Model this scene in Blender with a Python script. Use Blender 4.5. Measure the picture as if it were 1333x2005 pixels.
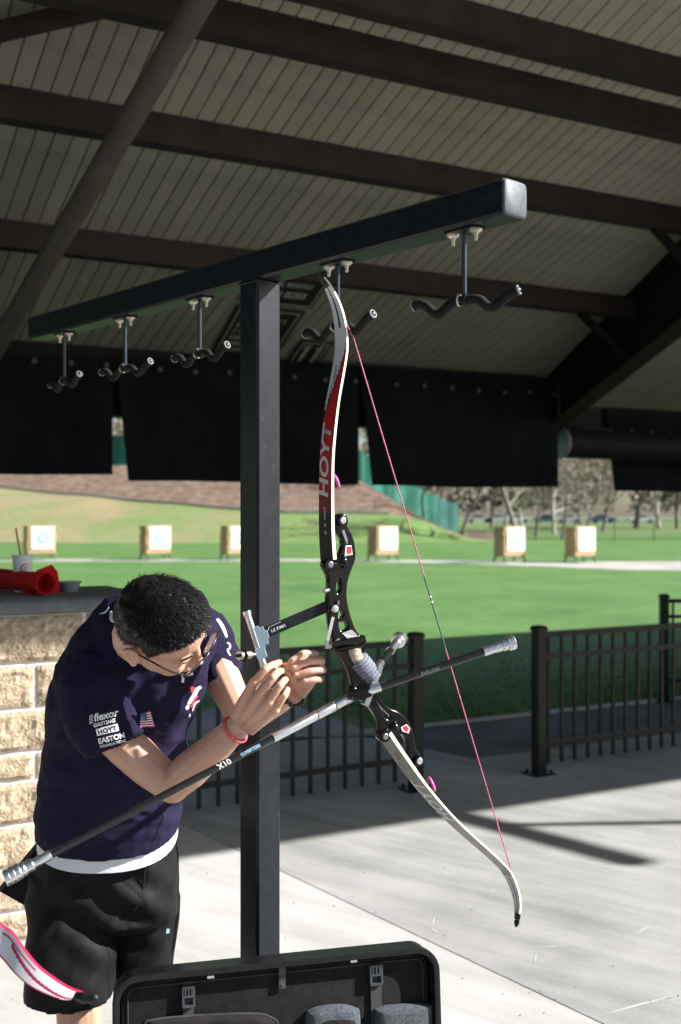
import bpy, bmesh, math, random
import numpy as np
from mathutils import Vector, Matrix, noise
from mathutils.bvhtree import BVHTree

random.seed(7)
S = bpy.context.scene
C = S.collection
for o in list(bpy.data.objects):
    bpy.data.objects.remove(o)
R = math.radians
EYE = 1.7          # camera height
F = 2120.0         # focal length in photograph pixels (1333 x 2005)

# ---------------------------------------------------------------- camera
cam = bpy.data.cameras.new('camera')
cam.sensor_fit = 'VERTICAL'
cam.sensor_height = 36.1
cam.lens = F / 2005 * 36.1
cam.shift_y = 2.5 / 2005
cam.clip_start = 0.05
cam.clip_end = 1500
cam.dof.use_dof = True
cam.dof.focus_distance = 2.55
cam.dof.aperture_fstop = 3.6
camo = bpy.data.objects.new('camera', cam)
C.objects.link(camo)
camo.location = (0, 0, EYE)
camo.rotation_euler = (R(90), 0, 0)
S.camera = camo

# ---------------------------------------------------------------- sky, sun, exposure
SUN_E = R(34)
SUN_H = Vector((0.998, -0.06, 0)).normalized()      # horizontal direction towards the sun
world = bpy.data.worlds.new('World')
S.world = world
world.use_nodes = True
nt = world.node_tree
bg = nt.nodes['Background']
sky = nt.nodes.new('ShaderNodeTexSky')
sky.sky_type = 'NISHITA'
sky.sun_disc = False
sky.sun_elevation = SUN_E
sky.sun_rotation = math.atan2(SUN_H.x, SUN_H.y)
sky.air_density = 1.0
sky.dust_density = 1.2
nt.links.new(sky.outputs[0], bg.inputs[0])
bg.inputs[1].default_value = 0.05
sun = bpy.data.lights.new('sun', 'SUN')
sun.energy = 5.0
sun.angle = R(0.5)
sun.color = (1.0, 0.975, 0.94)
suno = bpy.data.objects.new('sun', sun)
C.objects.link(suno)
sd = Vector((SUN_H.x * math.cos(SUN_E), SUN_H.y * math.cos(SUN_E), math.sin(SUN_E)))
suno.rotation_euler = sd.to_track_quat('Z', 'Y').to_euler()
suno.location = (20, 0, 20)
S.view_settings.view_transform = 'Standard'
S.view_settings.look = 'None'
S.view_settings.exposure = 1.32
S.view_settings.gamma = 1.0
S.view_settings.use_curve_mapping = False
S.render.engine = 'CYCLES'
S.cycles.max_bounces = 8
S.cycles.use_denoising = True

# ---------------------------------------------------------------- helpers
def W(x, y, D):
    """Point at distance D in front of the camera that the photograph shows at (x, y)."""
    return Vector(((x - 666.5) / F * D, D, EYE - (y - 1005.0) / F * D))

BA = R(28)         # direction of the shelter, fence and counter
CB, SB = math.cos(BA), math.sin(BA)
def U(u, n, z=0.0):
    """Shelter coordinates: u along the eave, n away from the camera, z up."""
    return Vector((u * CB - n * SB, u * SB + n * CB, z))
def un(p):
    return (p.x * CB + p.y * SB, -p.x * SB + p.y * CB)
ROTB = Matrix.Rotation(BA, 3, 'Z')
I3 = Matrix.Identity(3)

def frame(d, up=Vector((0, 0, 1))):
    """Rotation whose Z axis is d and whose X axis is as close to up as can be."""
    z = d.normalized()
    x = up - z * up.dot(z)
    if x.length < 1e-4:
        x = Vector((1, 0, 0)) - z * z.x
    x.normalize()
    y = z.cross(x)
    return Matrix((x, y, z)).transposed()

def catmull(pts, n=8):
    pts = [Vector(p) for p in pts]
    out = []
    for i in range(len(pts) - 1):
        p0 = pts[i - 1] if i else pts[0] * 2 - pts[1]
        p1, p2 = pts[i], pts[i + 1]
        p3 = pts[i + 2] if i + 2 < len(pts) else p2 * 2 - p1
        for k in range(n):
            t = k / n
            out.append(0.5 * ((2 * p1) + (p2 - p0) * t + (2 * p0 - 5 * p1 + 4 * p2 - p3) * t * t
                              + (3 * p1 - p0 - 3 * p2 + p3) * t * t * t))
    out.append(pts[-1])
    return out

def interp(vals, n=8):
    """Resample a list of numbers the way catmull() resamples points (linear)."""
    out = []
    for i in range(len(vals) - 1):
        for k in range(n):
            out.append(vals[i] + (vals[i + 1] - vals[i]) * k / n)
    out.append(vals[-1])
    return out

class MB:
    """Collects shapes in world coordinates and links them as one mesh object."""
    def __init__(s):
        s.v = []; s.f = []; s.m = []
    def add(s, vs, fs, m=0):
        b = len(s.v)
        s.v += [tuple(p) for p in vs]
        s.f += [tuple(b + i for i in f) for f in fs]
        s.m += [m] * len(fs)
        return s
    def box(s, c, size, rot=I3, m=0):
        c = Vector(c); hx, hy, hz = size[0] / 2, size[1] / 2, size[2] / 2
        vs = [c + rot @ Vector((x * hx, y * hy, z * hz)) for x in (-1, 1) for y in (-1, 1) for z in (-1, 1)]
        fs = [(0, 1, 3, 2), (4, 6, 7, 5), (0, 4, 5, 1), (2, 3, 7, 6), (0, 2, 6, 4), (1, 5, 7, 3)]
        return s.add(vs, fs, m)
    def bbox(s, c, size, rot=I3, b=0.004, m=0):
        """Box with its four long (local Z) edges chamfered."""
        hx, hy, hz = size[0] / 2, size[1] / 2, size[2] / 2
        pl = [(-hx + b, -hy), (hx - b, -hy), (hx, -hy + b), (hx, hy - b), (hx - b, hy), (-hx + b, hy), (-hx, hy - b), (-hx, -hy + b)]
        return s.prism(pl, -hz, hz, c, rot, m)
    def prism(s, poly, z0, z1, c=(0, 0, 0), rot=I3, m=0):
        c = Vector(c); n = len(poly)
        vs = [c + rot @ Vector((p[0], p[1], z)) for z in (z0, z1) for p in poly]
        fs = [tuple(range(n - 1, -1, -1)), tuple(range(n, 2 * n))]
        fs += [(i, (i + 1) % n, n + (i + 1) % n, n + i) for i in range(n)]
        return s.add(vs, fs, m)
    def bar(s, p, q, w, h, up=Vector((0, 0, 1)), m=0, b=0):
        """Rectangular bar from p to q; h along up, w across."""
        p, q = Vector(p), Vector(q)
        fr = frame(q - p, up)
        if b:
            return s.bbox((p + q) / 2, (h, w, (q - p).length), fr, b, m)
        return s.box((p + q) / 2, (h, w, (q - p).length), fr, m)
    def loft(s, rings, caps=True, m=0, closed=True):
        n = len(rings[0]); vs = [p for r in rings for p in r]; fs = []
        for k in range(len(rings) - 1):
            for i in range(n if closed else n - 1):
                j = (i + 1) % n
                fs.append((k * n + i, k * n + j, (k + 1) * n + j, (k + 1) * n + i))
        if caps and closed:
            fs.append(tuple(range(n - 1, -1, -1)))
            fs.append(tuple(range((len(rings) - 1) * n, len(rings) * n)))
        return s.add(vs, fs, m)
    def tube(s, pts, r, seg=10, m=0, caps=True, flat=None, up=None):
        """Tube through pts; r one radius or one per point; flat = second radius factor."""
        pts = [Vector(p) for p in pts]
        rs = r if isinstance(r, (list, tuple)) else [r] * len(pts)
        rings = []; x = None
        for i, p in enumerate(pts):
            d = (pts[min(i + 1, len(pts) - 1)] - pts[max(i - 1, 0)]).normalized()
            if x is None:
                fr = frame(d, up or Vector((0, 0, 1))); x = fr.col[0]
            x = x - d * x.dot(d)
            if up is not None:
                x = up - d * up.dot(d)
            x.normalize(); y = d.cross(x)
            k = 1 if flat is None else (flat[i] if isinstance(flat, (list, tuple)) else flat)
            rings.append([p + (x * math.cos(a) + y * k * math.sin(a)) * rs[i]
                          for a in (2 * math.pi * j / seg for j in range(seg))])
        return s.loft(rings, caps, m)
    def lathe(s, prof, c, axis, seg=16, m=0):
        """Profile [(radius, height)] turned about axis through c."""
        fr = frame(Vector(axis)); c = Vector(c)
        rings = [[c + fr @ Vector((max(r, 1e-4) * math.cos(a), max(r, 1e-4) * math.sin(a), h))
                  for a in (2 * math.pi * j / seg for j in range(seg))] for r, h in prof]
        return s.loft(rings, True, m)
    def ball(s, c, r, seg=10, m=0, sc=(1, 1, 1), rot=I3):
        n = max(4, seg // 2)
        rings = []
        for k in range(n + 1):
            t = math.pi * k / n
            rr = max(math.sin(t), 1e-3)
            rings.append([Vector(c) + rot @ Vector((r * sc[0] * rr * math.cos(a), r * sc[1] * rr * math.sin(a), -r * sc[2] * math.cos(t)))
                          for a in (2 * math.pi * j / seg for j in range(seg))])
        return s.loft(rings, True, m)
    def build(s, name, mats, parent=None, smooth=None, label=None):
        me = bpy.data.meshes.new(name)
        me.from_pydata([tuple(p) for p in s.v], [], s.f)
        if not isinstance(mats, (list, tuple)):
            mats = [mats]
        for x in mats:
            me.materials.append(x)
        if len(mats) > 1:
            me.polygons.foreach_set('material_index', s.m)
        fix(me, smooth)
        return link(name, me, parent, label)

def fix(me, smooth=None):
    bm = bmesh.new(); bm.from_mesh(me)
    bmesh.ops.recalc_face_normals(bm, faces=bm.faces)
    if smooth:
        for f in bm.faces:
            f.smooth = True
        for e in bm.edges:
            e.smooth = len(e.link_faces) != 2 or e.calc_face_angle(0) < R(smooth)
    bm.to_mesh(me); bm.free()

def link(name, me, parent=None, label=None):
    o = bpy.data.objects.new(name, me)
    C.objects.link(o)
    if parent is not None:
        o.parent = parent
        if parent.type == 'EMPTY':
            o.matrix_parent_inverse = Matrix.Translation(-parent.location)
    if label:
        o['label'] = label
    return o

def thing(name, label, cat, loc=(0, 0, 0), group=None):
    o = bpy.data.objects.new(name, None)
    o.empty_display_size = 0.1
    C.objects.link(o)
    o.location = loc
    o['label'] = label; o['category'] = cat
    if group: o['group'] = group
    return o

def tag(o, label, cat, group=None):
    o['label'] = label; o['category'] = cat
    if group: o['group'] = group
    return o

def struct(o):
    o['kind'] = 'structure'
    return o

def copy_tree(o, move=None, label=None, parent=None):
    """A copy of a thing with copies of its parts and sub-parts."""
    c = o.copy(); C.objects.link(c)
    if parent is not None:
        c.parent = parent
    if move is not None:
        c.location = move
    if label: c['label'] = label
    for ch in list(o.children):
        copy_tree(ch, None, None, c)
    return c

def evaluated(o, name):
    """Mesh of o after its modifiers; o is removed."""
    dg = bpy.context.evaluated_depsgraph_get()
    dg.update()
    me = bpy.data.meshes.new_from_object(o.evaluated_get(dg))
    me.name = name
    old = o.data
    bpy.data.objects.remove(o)
    if isinstance(old, bpy.types.Mesh):
        bpy.data.meshes.remove(old)
    return me

def fuse(mb, voxel, it=4, fac=0.5):
    """Voxel union of everything in the builder, smoothed: one continuous surface."""
    me = bpy.data.meshes.new('tmp')
    me.from_pydata(mb.v, [], mb.f)
    fix(me)
    o = bpy.data.objects.new('tmp', me); C.objects.link(o)
    m = o.modifiers.new('r', 'REMESH'); m.mode = 'VOXEL'; m.voxel_size = voxel
    if it:
        k = o.modifiers.new('s', 'SMOOTH'); k.factor = fac; k.iterations = it
    return evaluated(o, 'fused')

def text_mesh(body, size, offset=0.0, shear=0.0, spacing=1.0):
    cu = bpy.data.curves.new('tmp', 'FONT')
    cu.body = body; cu.size = size; cu.align_x = 'CENTER'; cu.align_y = 'CENTER'
    cu.offset = offset; cu.shear = shear; cu.space_character = spacing
    cu.resolution_u = 3
    o = bpy.data.objects.new('tmp', cu); C.objects.link(o)
    me = evaluated(o, 'lettering')
    bpy.data.curves.remove(cu)
    bm = bmesh.new(); bm.from_mesh(me)
    bmesh.ops.triangulate(bm, faces=bm.faces)
    bm.to_mesh(me); bm.free()
    return me

# ---------------------------------------------------------------- materials
def mat(name, col, rough=0.6, metal=0.0, var=0.0, scale=8.0, bump=0.0, bscale=None, spec=None, col2=None, coat=0.0,
        stretch=None, detail=4.0):
    m = bpy.data.materials.new(name); m.use_nodes = True
    t = m.node_tree; b = t.nodes['Principled BSDF']
    b.inputs['Base Color'].default_value = (*col, 1)
    b.inputs['Roughness'].default_value = rough
    b.inputs['Metallic'].default_value = metal
    if spec is not None: b.inputs['Specular IOR Level'].default_value = spec
    if coat: b.inputs['Coat Weight'].default_value = coat; b.inputs['Coat Roughness'].default_value = 0.08
    if var or bump or col2:
        tc = t.nodes.new('ShaderNodeTexCoord'); src = tc.outputs['Object']
        if stretch:
            mp = t.nodes.new('ShaderNodeMapping'); mp.inputs['Scale'].default_value = stretch[0]
            mp.inputs['Rotation'].default_value = stretch[1] if len(stretch) > 1 else (0, 0, 0)
            t.links.new(src, mp.inputs[0]); src = mp.outputs[0]
    if var or col2:
        nz = t.nodes.new('ShaderNodeTexNoise'); nz.inputs['Scale'].default_value = scale; nz.inputs['Detail'].default_value = detail
        nz.inputs['Roughness'].default_value = 0.65
        t.links.new(src, nz.inputs['Vector'])
        rp = t.nodes.new('ShaderNodeValToRGB')
        c2 = col2 or tuple(min(1, c * (1 + var)) for c in col)
        c1 = col if col2 else tuple(c * (1 - var) for c in col)
        rp.color_ramp.elements[0].position = 0.36; rp.color_ramp.elements[1].position = 0.66
        rp.color_ramp.elements[0].color = (*c1, 1); rp.color_ramp.elements[1].color = (*c2, 1)
        t.links.new(nz.outputs['Fac'], rp.inputs[0]); t.links.new(rp.outputs[0], b.inputs['Base Color'])
    if bump:
        n2 = t.nodes.new('ShaderNodeTexNoise'); n2.inputs['Scale'].default_value = bscale or scale * 4; n2.inputs['Detail'].default_value = 5
        t.links.new(src, n2.inputs['Vector'])
        bp = t.nodes.new('ShaderNodeBump'); bp.inputs['Strength'].default_value = bump; bp.inputs['Distance'].default_value = 0.01
        t.links.new(n2.outputs['Fac'], bp.inputs['Height']); t.links.new(bp.outputs[0], b.inputs['Normal'])
    return m

def node(m, kind, **kw):
    n = m.node_tree.nodes.new(kind)
    for k, v in kw.items():
        if k in n.inputs: n.inputs[k].default_value = v
        else: setattr(n, k, v)
    return n

M = {}
M['black_paint'] = mat('black paint', (0.0095, 0.012, 0.0175), 0.34, var=0.25, scale=30, bump=0.05, bscale=220, spec=0.32)
M['fence_paint'] = mat('black fence paint', (0.0055, 0.0058, 0.006), 0.42, var=0.3, scale=25, spec=0.25)
M['steel_brown'] = mat('brown steel', (0.030, 0.022, 0.018), 0.6, var=0.25, scale=6, spec=0.3)
M['steel_shade'] = mat('shaded brown steel', (0.012, 0.010, 0.009), 0.65, var=0.25, scale=6, spec=0.2)  # same brown steel, with deep shade put into the colour
M['tube_brown'] = mat('brown tube paint', (0.10, 0.078, 0.068), 0.5, var=0.15, scale=7, stretch=((1, 1, 0.15),))
M['curtain'] = mat('black curtain', (0.006, 0.0075, 0.008), 0.85, spec=0.15, var=0.4, scale=2.5, bump=0.2, bscale=90)
M['zinc'] = mat('zinc bolts', (0.62, 0.58, 0.48), 0.35, 0.9, var=0.2, scale=80)
M['silver'] = mat('silver metal', (0.72, 0.73, 0.75), 0.28, 1.0, var=0.08, scale=60)
M['foam'] = mat('black foam', (0.011, 0.011, 0.0115), 0.8, spec=0.25, var=0.3, scale=60, bump=0.2, bscale=200)
M['foam_end'] = mat('pale foam end', (0.22, 0.22, 0.21), 0.7)
def scuffs(m, c, lo=0.70, hi=0.78, scale=26.0):
    # pale scuffs and chips on painted steel
    t = m.node_tree; L = t.links.new; b = t.nodes['Principled BSDF']
    src = b.inputs['Base Color'].links[0].from_socket
    tc = node(m, 'ShaderNodeTexCoord'); mp = node(m, 'ShaderNodeMapping'); mp.inputs['Scale'].default_value = (1, 1, 0.45); mp.inputs['Rotation'].default_value = (0.5, 0.3, 0)
    L(tc.outputs['Object'], mp.inputs[0])
    n = node(m, 'ShaderNodeTexNoise', Scale=scale, Detail=9.0, Roughness=0.72); L(mp.outputs[0], n.inputs['Vector'])
    n2 = node(m, 'ShaderNodeTexNoise', Scale=3.2, Detail=2.0); L(tc.outputs['Object'], n2.inputs['Vector'])
    a = node(m, 'ShaderNodeMath', operation='MULTIPLY_ADD'); a.inputs[1].default_value = 0.45; L(n2.outputs['Fac'], a.inputs[0]); L(n.outputs['Fac'], a.inputs[2])
    r = node(m, 'ShaderNodeMapRange'); r.inputs[1].default_value = lo + 0.17; r.inputs[2].default_value = hi + 0.22; L(a.outputs[0], r.inputs[0])
    mx = node(m, 'ShaderNodeMix', data_type='RGBA'); L(r.outputs[0], mx.inputs[0]); L(src, mx.inputs[6]); mx.inputs[7].default_value = (*c, 1)
    L(mx.outputs[2], b.inputs['Base Color'])
scuffs(M['black_paint'], (0.07, 0.078, 0.085), 0.73, 0.82)
M['white'] = mat('white print', (0.8, 0.8, 0.8), 0.5)
# ================================================================ THE SETTING
def concrete(name, c1, c2, streak=0.5):
    m = bpy.data.materials.new(name); m.use_nodes = True
    t = m.node_tree; b = t.nodes['Principled BSDF']; L = t.links.new
    tc = node(m, 'ShaderNodeTexCoord')
    mp0 = node(m, 'ShaderNodeMapping'); mp0.inputs['Rotation'].default_value = (0, 0, R(37)); L(tc.outputs['Object'], mp0.inputs[0])
    mp = node(m, 'ShaderNodeMapping'); mp.inputs['Scale'].default_value = (0.30, 2.6, 1)
    L(mp0.outputs[0], mp.inputs[0])
    n1 = node(m, 'ShaderNodeTexNoise', Scale=2.3, Detail=7.0, Roughness=0.68); L(mp.outputs[0], n1.inputs['Vector'])
    n2 = node(m, 'ShaderNodeTexNoise', Scale=0.8, Detail=5.0, Roughness=0.6); L(tc.outputs['Object'], n2.inputs['Vector'])
    n3 = node(m, 'ShaderNodeTexNoise', Scale=60.0, Detail=3.0); L(tc.outputs['Object'], n3.inputs['Vector'])
    a = node(m, 'ShaderNodeMath', operation='MULTIPLY'); a.inputs[1].default_value = streak; L(n1.outputs['Fac'], a.inputs[0])
    a2 = node(m, 'ShaderNodeMath', operation='MULTIPLY_ADD'); a2.inputs[1].default_value = 1 - streak; L(n2.outputs['Fac'], a2.inputs[0]); L(a.outputs[0], a2.inputs[2])
    a3 = node(m, 'ShaderNodeMath', operation='MULTIPLY_ADD'); a3.inputs[1].default_value = 0.10; L(n3.outputs['Fac'], a3.inputs[0]); L(a2.outputs[0], a3.inputs[2])
    rp = node(m, 'ShaderNodeValToRGB'); e = rp.color_ramp.elements
    e[0].position = 0.40; e[1].position = 0.68; e[0].color = (*c1, 1); e[1].color = (*c2, 1)
    L(a3.outputs[0], rp.inputs[0]); L(rp.outputs[0], b.inputs['Base Color'])
    b.inputs['Roughness'].default_value = 0.85
    bp = node(m, 'ShaderNodeBump', Strength=0.15, Distance=0.004); L(n3.outputs['Fac'], bp.inputs['Height']); L(bp.outputs[0], b.inputs['Normal'])
    return m
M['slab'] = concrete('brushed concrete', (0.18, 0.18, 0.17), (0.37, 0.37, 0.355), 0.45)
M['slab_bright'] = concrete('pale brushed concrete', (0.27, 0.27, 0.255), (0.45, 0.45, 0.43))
M['subbase'] = mat('joint sand', (0.09, 0.085, 0.075), 0.9, var=0.3, scale=20)
M['asphalt'] = mat('dark asphalt', (0.085, 0.093, 0.10), 0.85, var=0.35, scale=1.6, bump=0.2, bscale=120)
M['walk'] = concrete('walkway concrete', (0.21, 0.22, 0.22), (0.34, 0.35, 0.35), 0.3)
M['kerb'] = mat('kerb concrete', (0.33, 0.33, 0.31), 0.85, var=0.2, scale=6)

def grass_mat(name, cols, scale=0.35):
    m = bpy.data.materials.new(name); m.use_nodes = True
    t = m.node_tree; b = t.nodes['Principled BSDF']; L = t.links.new
    tc = node(m, 'ShaderNodeTexCoord')
    n1 = node(m, 'ShaderNodeTexNoise', Scale=scale, Detail=6.0, Roughness=0.7); L(tc.outputs['Object'], n1.inputs['Vector'])
    n2 = node(m, 'ShaderNodeTexNoise', Scale=3.2, Detail=8.0, Roughness=0.8); L(tc.outputs['Object'], n2.inputs['Vector'])
    a = node(m, 'ShaderNodeMix', data_type='FLOAT'); a.inputs[0].default_value = 0.5
    L(n1.outputs['Fac'], a.inputs[2]); L(n2.outputs['Fac'], a.inputs[3])
    rp = node(m, 'ShaderNodeValToRGB'); e = rp.color_ramp.elements
    e[0].position = 0.36; e[0].color = (*cols[0], 1); e[1].position = 0.64; e[1].color = (*cols[-1], 1)
    for i, c in enumerate(cols[1:-1]):
        k = e.new(0.36 + 0.28 * (i + 1) / (len(cols) - 1)); k.color = (*c, 1)
    L(a.outputs[0], rp.inputs[0]); L(rp.outputs[0], b.inputs['Base Color'])
    b.inputs['Roughness'].default_value = 0.7
    b.inputs['Specular IOR Level'].default_value = 0.25
    n3 = node(m, 'ShaderNodeTexNoise', Scale=45.0, Detail=4.0); L(tc.outputs['Object'], n3.inputs['Vector'])
    bp = node(m, 'ShaderNodeBump', Strength=0.5, Distance=0.03); L(n3.outputs['Fac'], bp.inputs['Height']); L(bp.outputs[0], b.inputs['Normal'])
    return m
M['turf'] = grass_mat('lawn grass', [(0.046, 0.122, 0.026), (0.088, 0.180, 0.044), (0.135, 0.225, 0.070)])
M['blade'] = mat('grass blades', (0.065, 0.165, 0.033), 0.6, var=0.3, scale=1.5)

# --- ground: one wide base sheet, then the paved plaza, path and lawn above it
def sheet(name, pts, z, m, parent=None):
    mb = MB(); mb.add([(p[0], p[1], z) for p in pts], [tuple(range(len(pts)))])
    return mb.build(name, m, parent)
ground = struct(sheet('ground', [(-400, -60), (400, -60), (400, 700), (-400, 700)], -0.03, M['subbase']))

# slabs of the plaza: each slab is a piece with recessed joints
pave = struct(sheet('pavement', [U(u, n) for u, n in ((-8, -6), (20, -6), (20, 6.2), (-8, 6.2))], -0.018, M['subbase']))
ja = Vector((0.60, -0.80, 0)).normalized(); jb = Vector((0.80, 0.60, 0)).normalized()
j0 = W(667, 1760, 4.77); j0.z = 0
jc = W(1333, 1945, 3.84); jc.z = 0
sb0 = (jc - j0).dot(ja); 
def clip_poly(poly, nrm, dist):
    out = []
    for i, p in enumerate(poly):
        q = poly[(i + 1) % len(poly)]
        a, b = p.dot(nrm) - dist, q.dot(nrm) - dist
        if a <= 0: out.append(p)
        if (a < 0 < b) or (b < 0 < a): out.append(p.lerp(q, a / (a - b)))
    return out
nB = U(0, 1)
us = [-7.2, -4.0, -1.75, 0.0, 3.1, 6.2, 9.3]
vs_ = [-6.6, -3.3, 0.0 + sb0, 3.6, 6.9]
vs_ = [sb0 - 6.4, sb0 - 3.2, sb0, sb0 + 3.2, sb0 + 6.4]
G = 0.004
for i in range(len(us) - 1):
    for k in range(len(vs_) - 1):
        a0, a1, b0, b1 = us[i] + G, us[i + 1] - G, vs_[k] + G, vs_[k + 1] - G
        poly = [j0 + jb * a + ja * b for a, b in ((a0, b0), (a1, b0), (a1, b1), (a0, b1))]
        poly = clip_poly(poly, nB, 6.19)
        if len(poly) < 3: continue
        if not any(p.y > 2.0 and abs(p.x) < 0.9 * p.y + 4 for p in poly): continue
        mb = MB(); mb.prism([(p.x, p.y) for p in poly], -0.016, 0.0)
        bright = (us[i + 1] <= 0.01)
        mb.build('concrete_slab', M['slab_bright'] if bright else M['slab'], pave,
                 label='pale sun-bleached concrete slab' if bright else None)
# pale scratches and grit on the slabs
M['scratch'] = mat('pale scratch', (0.47, 0.47, 0.45), 0.9)
def ground_px(x, y): p = W(x, y, EYE * F / (y - 1005)); p.z = 0.0012; return p
mb = MB()
for (xa, ya, xb, yb, w) in ((1020, 1858, 1140, 1850, .004), (1245, 1828, 1275, 1812, .004), (955, 1747, 975, 1741, .004), (1050, 1862, 1046, 1890, .003), (1180, 1775, 1260, 1764, .003), (900, 1690, 960, 1700, .003),
                            (838, 1815, 862, 1830, .005), (850, 1795, 846, 1812, .004), (1170, 1990, 1330, 1948, .006), (1030, 1920, 1075, 1935, .003)):
    p, q = ground_px(xa, ya), ground_px(xb, yb); d = (q - p).normalized(); s = Vector((-d.y, d.x, 0)) * w; m_ = p.lerp(q, 0.5) + s * 0.8
    mb.add([p, m_ - s, q, m_ + s * 0.6], [(0, 1, 2, 3)])
o = mb.build('scratches', M['scratch'], pave); o['kind'] = 'stuff'
rg_ = random.Random(21); mb = MB()
for _ in range(120):
    y = rg_.uniform(1530, 2040); p = ground_px(rg_.uniform(-50, 1380), y); r = rg_.uniform(0.0012, 0.003)
    mb.ball(p + Vector((0, 0, r * 0.3)), r, 5, sc=(1.2, 0.9, 0.7))
M['grit'] = mat('dark grit', (0.09, 0.08, 0.065), 0.9, var=0.5, scale=3)
o = mb.build('grit', M['grit'], pave); o['kind'] = 'stuff'
walk = struct(sheet('walkway', [U(u, n) for u, n in ((-8, 6.2), (4.35, 6.2), (4.0, 7.33), (-8, 7.33))], -0.004, M['walk']))
path = struct(sheet('path', [U(u, n) for u, n in ((4.355, 6.2), (20, 6.2), (20, 7.30), (4.005, 7.30))], -0.006, M['asphalt']))
mbk = MB(); mbk.box(U(11.0, 7.33, -0.01), (14, 0.06, 0.05), ROTB)
kerb = struct(mbk.build('kerb', M['kerb']))
pad = [W(x, y, 1.7 * F / (y - 1005)) for x, y in ((330, 1452), (360, 1400), (470, 1378), (580, 1384), (640, 1402), (700, 1424), (760, 1440))]
struct(sheet('walkway', [(p.x, p.y) for p in pad], 0.0045, M['walk']))

# lawn
struct(sheet('lawn', [U(-30, 7.36), U(60, 7.36), U(75, 62), U(-75, 62)], 0.0, M['turf']))
def blades():
    rng = np.random.default_rng(3)
    N = 36000
    n = 7.38 + rng.exponential(0.9, N)
    u = rng.random(N) * 14 + (n - 7.4) * 0.25
    x = u * CB - n * SB; y = u * SB + n * CB
    ok = (np.abs(x / y) < 0.40) & ~((n < 9.0) & (u < 4.35)) ; x, y = x[ok], y[ok]; N = len(x)
    h = 0.012 + 0.022 * rng.random(N); a = rng.random(N) * 6.283; w = 0.004 + 0.003 * rng.random(N)
    lean = rng.normal(0, 0.4, (N, 2)) * h[:, None]
    v = np.zeros((N, 3, 3))
    v[:, 0] = np.stack([x - w * np.cos(a), y - w * np.sin(a), np.full(N, -0.001)], 1)
    v[:, 1] = np.stack([x + w * np.cos(a), y + w * np.sin(a), np.full(N, -0.001)], 1)
    v[:, 2] = np.stack([x + lean[:, 0], y + lean[:, 1], h], 1)
    me = bpy.data.meshes.new('grass')
    me.vertices.add(N * 3); me.vertices.foreach_set('co', v.reshape(-1))
    me.loops.add(N * 3); me.loops.foreach_set('vertex_index', np.arange(N * 3, dtype=np.int32))
    me.polygons.add(N); me.polygons.foreach_set('loop_start', np.arange(0, N * 3, 3, dtype=np.int32))
    me.polygons.foreach_set('loop_total', np.full(N, 3, dtype=np.int32))
    me.update(); me.materials.append(M['blade'])
    o = link('grass', me); o['kind'] = 'stuff'
blades()

# far path in front of the butts
def gp(x, y):
    return W(x, y, EYE * F / (y - 1005))
M['far_path'] = mat('pale gravel path', (0.36, 0.34, 0.31), 0.9, var=0.25, scale=0.8)
pts_near = [gp(-200, 1099.5), gp(300, 1099.5), gp(560, 1099), gp(760, 1101), gp(900, 1103.5), gp(1050, 1109), gp(1250, 1117), gp(1500, 1118)]
pts_far = [gp(-200, 1095), gp(300, 1095), gp(560, 1095), gp(760, 1096.5), gp(900, 1098.5), gp(1050, 1100.5), gp(1250, 1100), gp(1500, 1099)]
mb = MB()
mb.add([(p.x, p.y, 0.008) for p in pts_near + pts_far], [(i, i + 1, i + 9, i + 8) for i in range(7)])
struct(mb.build('far_path', M['far_path']))

# terrain: grassy berm rising to a mulched bank on the left
def sstep(a, b, x):
    t = min(1, max(0, (x - a) / (b - a))); return t * t * (3 - 2 * t)
def terr(x, y):
    s = y - 62
    if s <= 0: return 0.0
    h = 0.262 * s if s < 20 else 5.24 + 0.02 * (s - 20)
    h = h * (1 - math.exp(-s / 1.2)) if s < 6 else h
    x0 = 2.6 - (y - 72) * 0.38; x1 = 8.4 + 0.1 * (y - 72)
    g = 1 - sstep(x0 - 1, x1 + 1, x)
    wob = 0.12 * noise.noise(Vector((x * 0.25, y * 0.25, 0))) * min(1, s / 4)
    return h * g + wob * g
def bound(x):
    return 68.4 + max(0.0, (-3.4 - x)) * 0.335
M['berm'] = grass_mat('dry berm grass', [(0.12, 0.215, 0.06), (0.15, 0.225, 0.07), (0.25, 0.225, 0.115), (0.34, 0.25, 0.15)], 0.16)
def berm_patches(m):
    # dead grass towards the left, green towards the right end of the berm
    t = m.node_tree; L = t.links.new
    mx = [n for n in t.nodes if n.bl_idname == 'ShaderNodeMix'][0]; rp = [n for n in t.nodes if n.bl_idname == 'ShaderNodeValToRGB'][0]
    sx = node(m, 'ShaderNodeSeparateXYZ'); tc = [n for n in t.nodes if n.bl_idname == 'ShaderNodeTexCoord'][0]; L(tc.outputs['Object'], sx.inputs[0])
    r = node(m, 'ShaderNodeMapRange'); r.inputs[1].default_value = -16.0; r.inputs[2].default_value = 4.0; r.inputs[3].default_value = 0.035; r.inputs[4].default_value = -0.10
    L(sx.outputs['X'], r.inputs[0])
    a = node(m, 'ShaderNodeMath', operation='ADD'); L(mx.outputs[0], a.inputs[0]); L(r.outputs[0], a.inputs[1]); L(a.outputs[0], rp.inputs[0])
berm_patches(M['berm'])
M['mulch'] = mat('bark mulch', (0.105, 0.072, 0.052), 0.95, spec=0.1, scale=1.6, col2=(0.225, 0.165, 0.125), bump=1.0, bscale=6)
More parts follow.
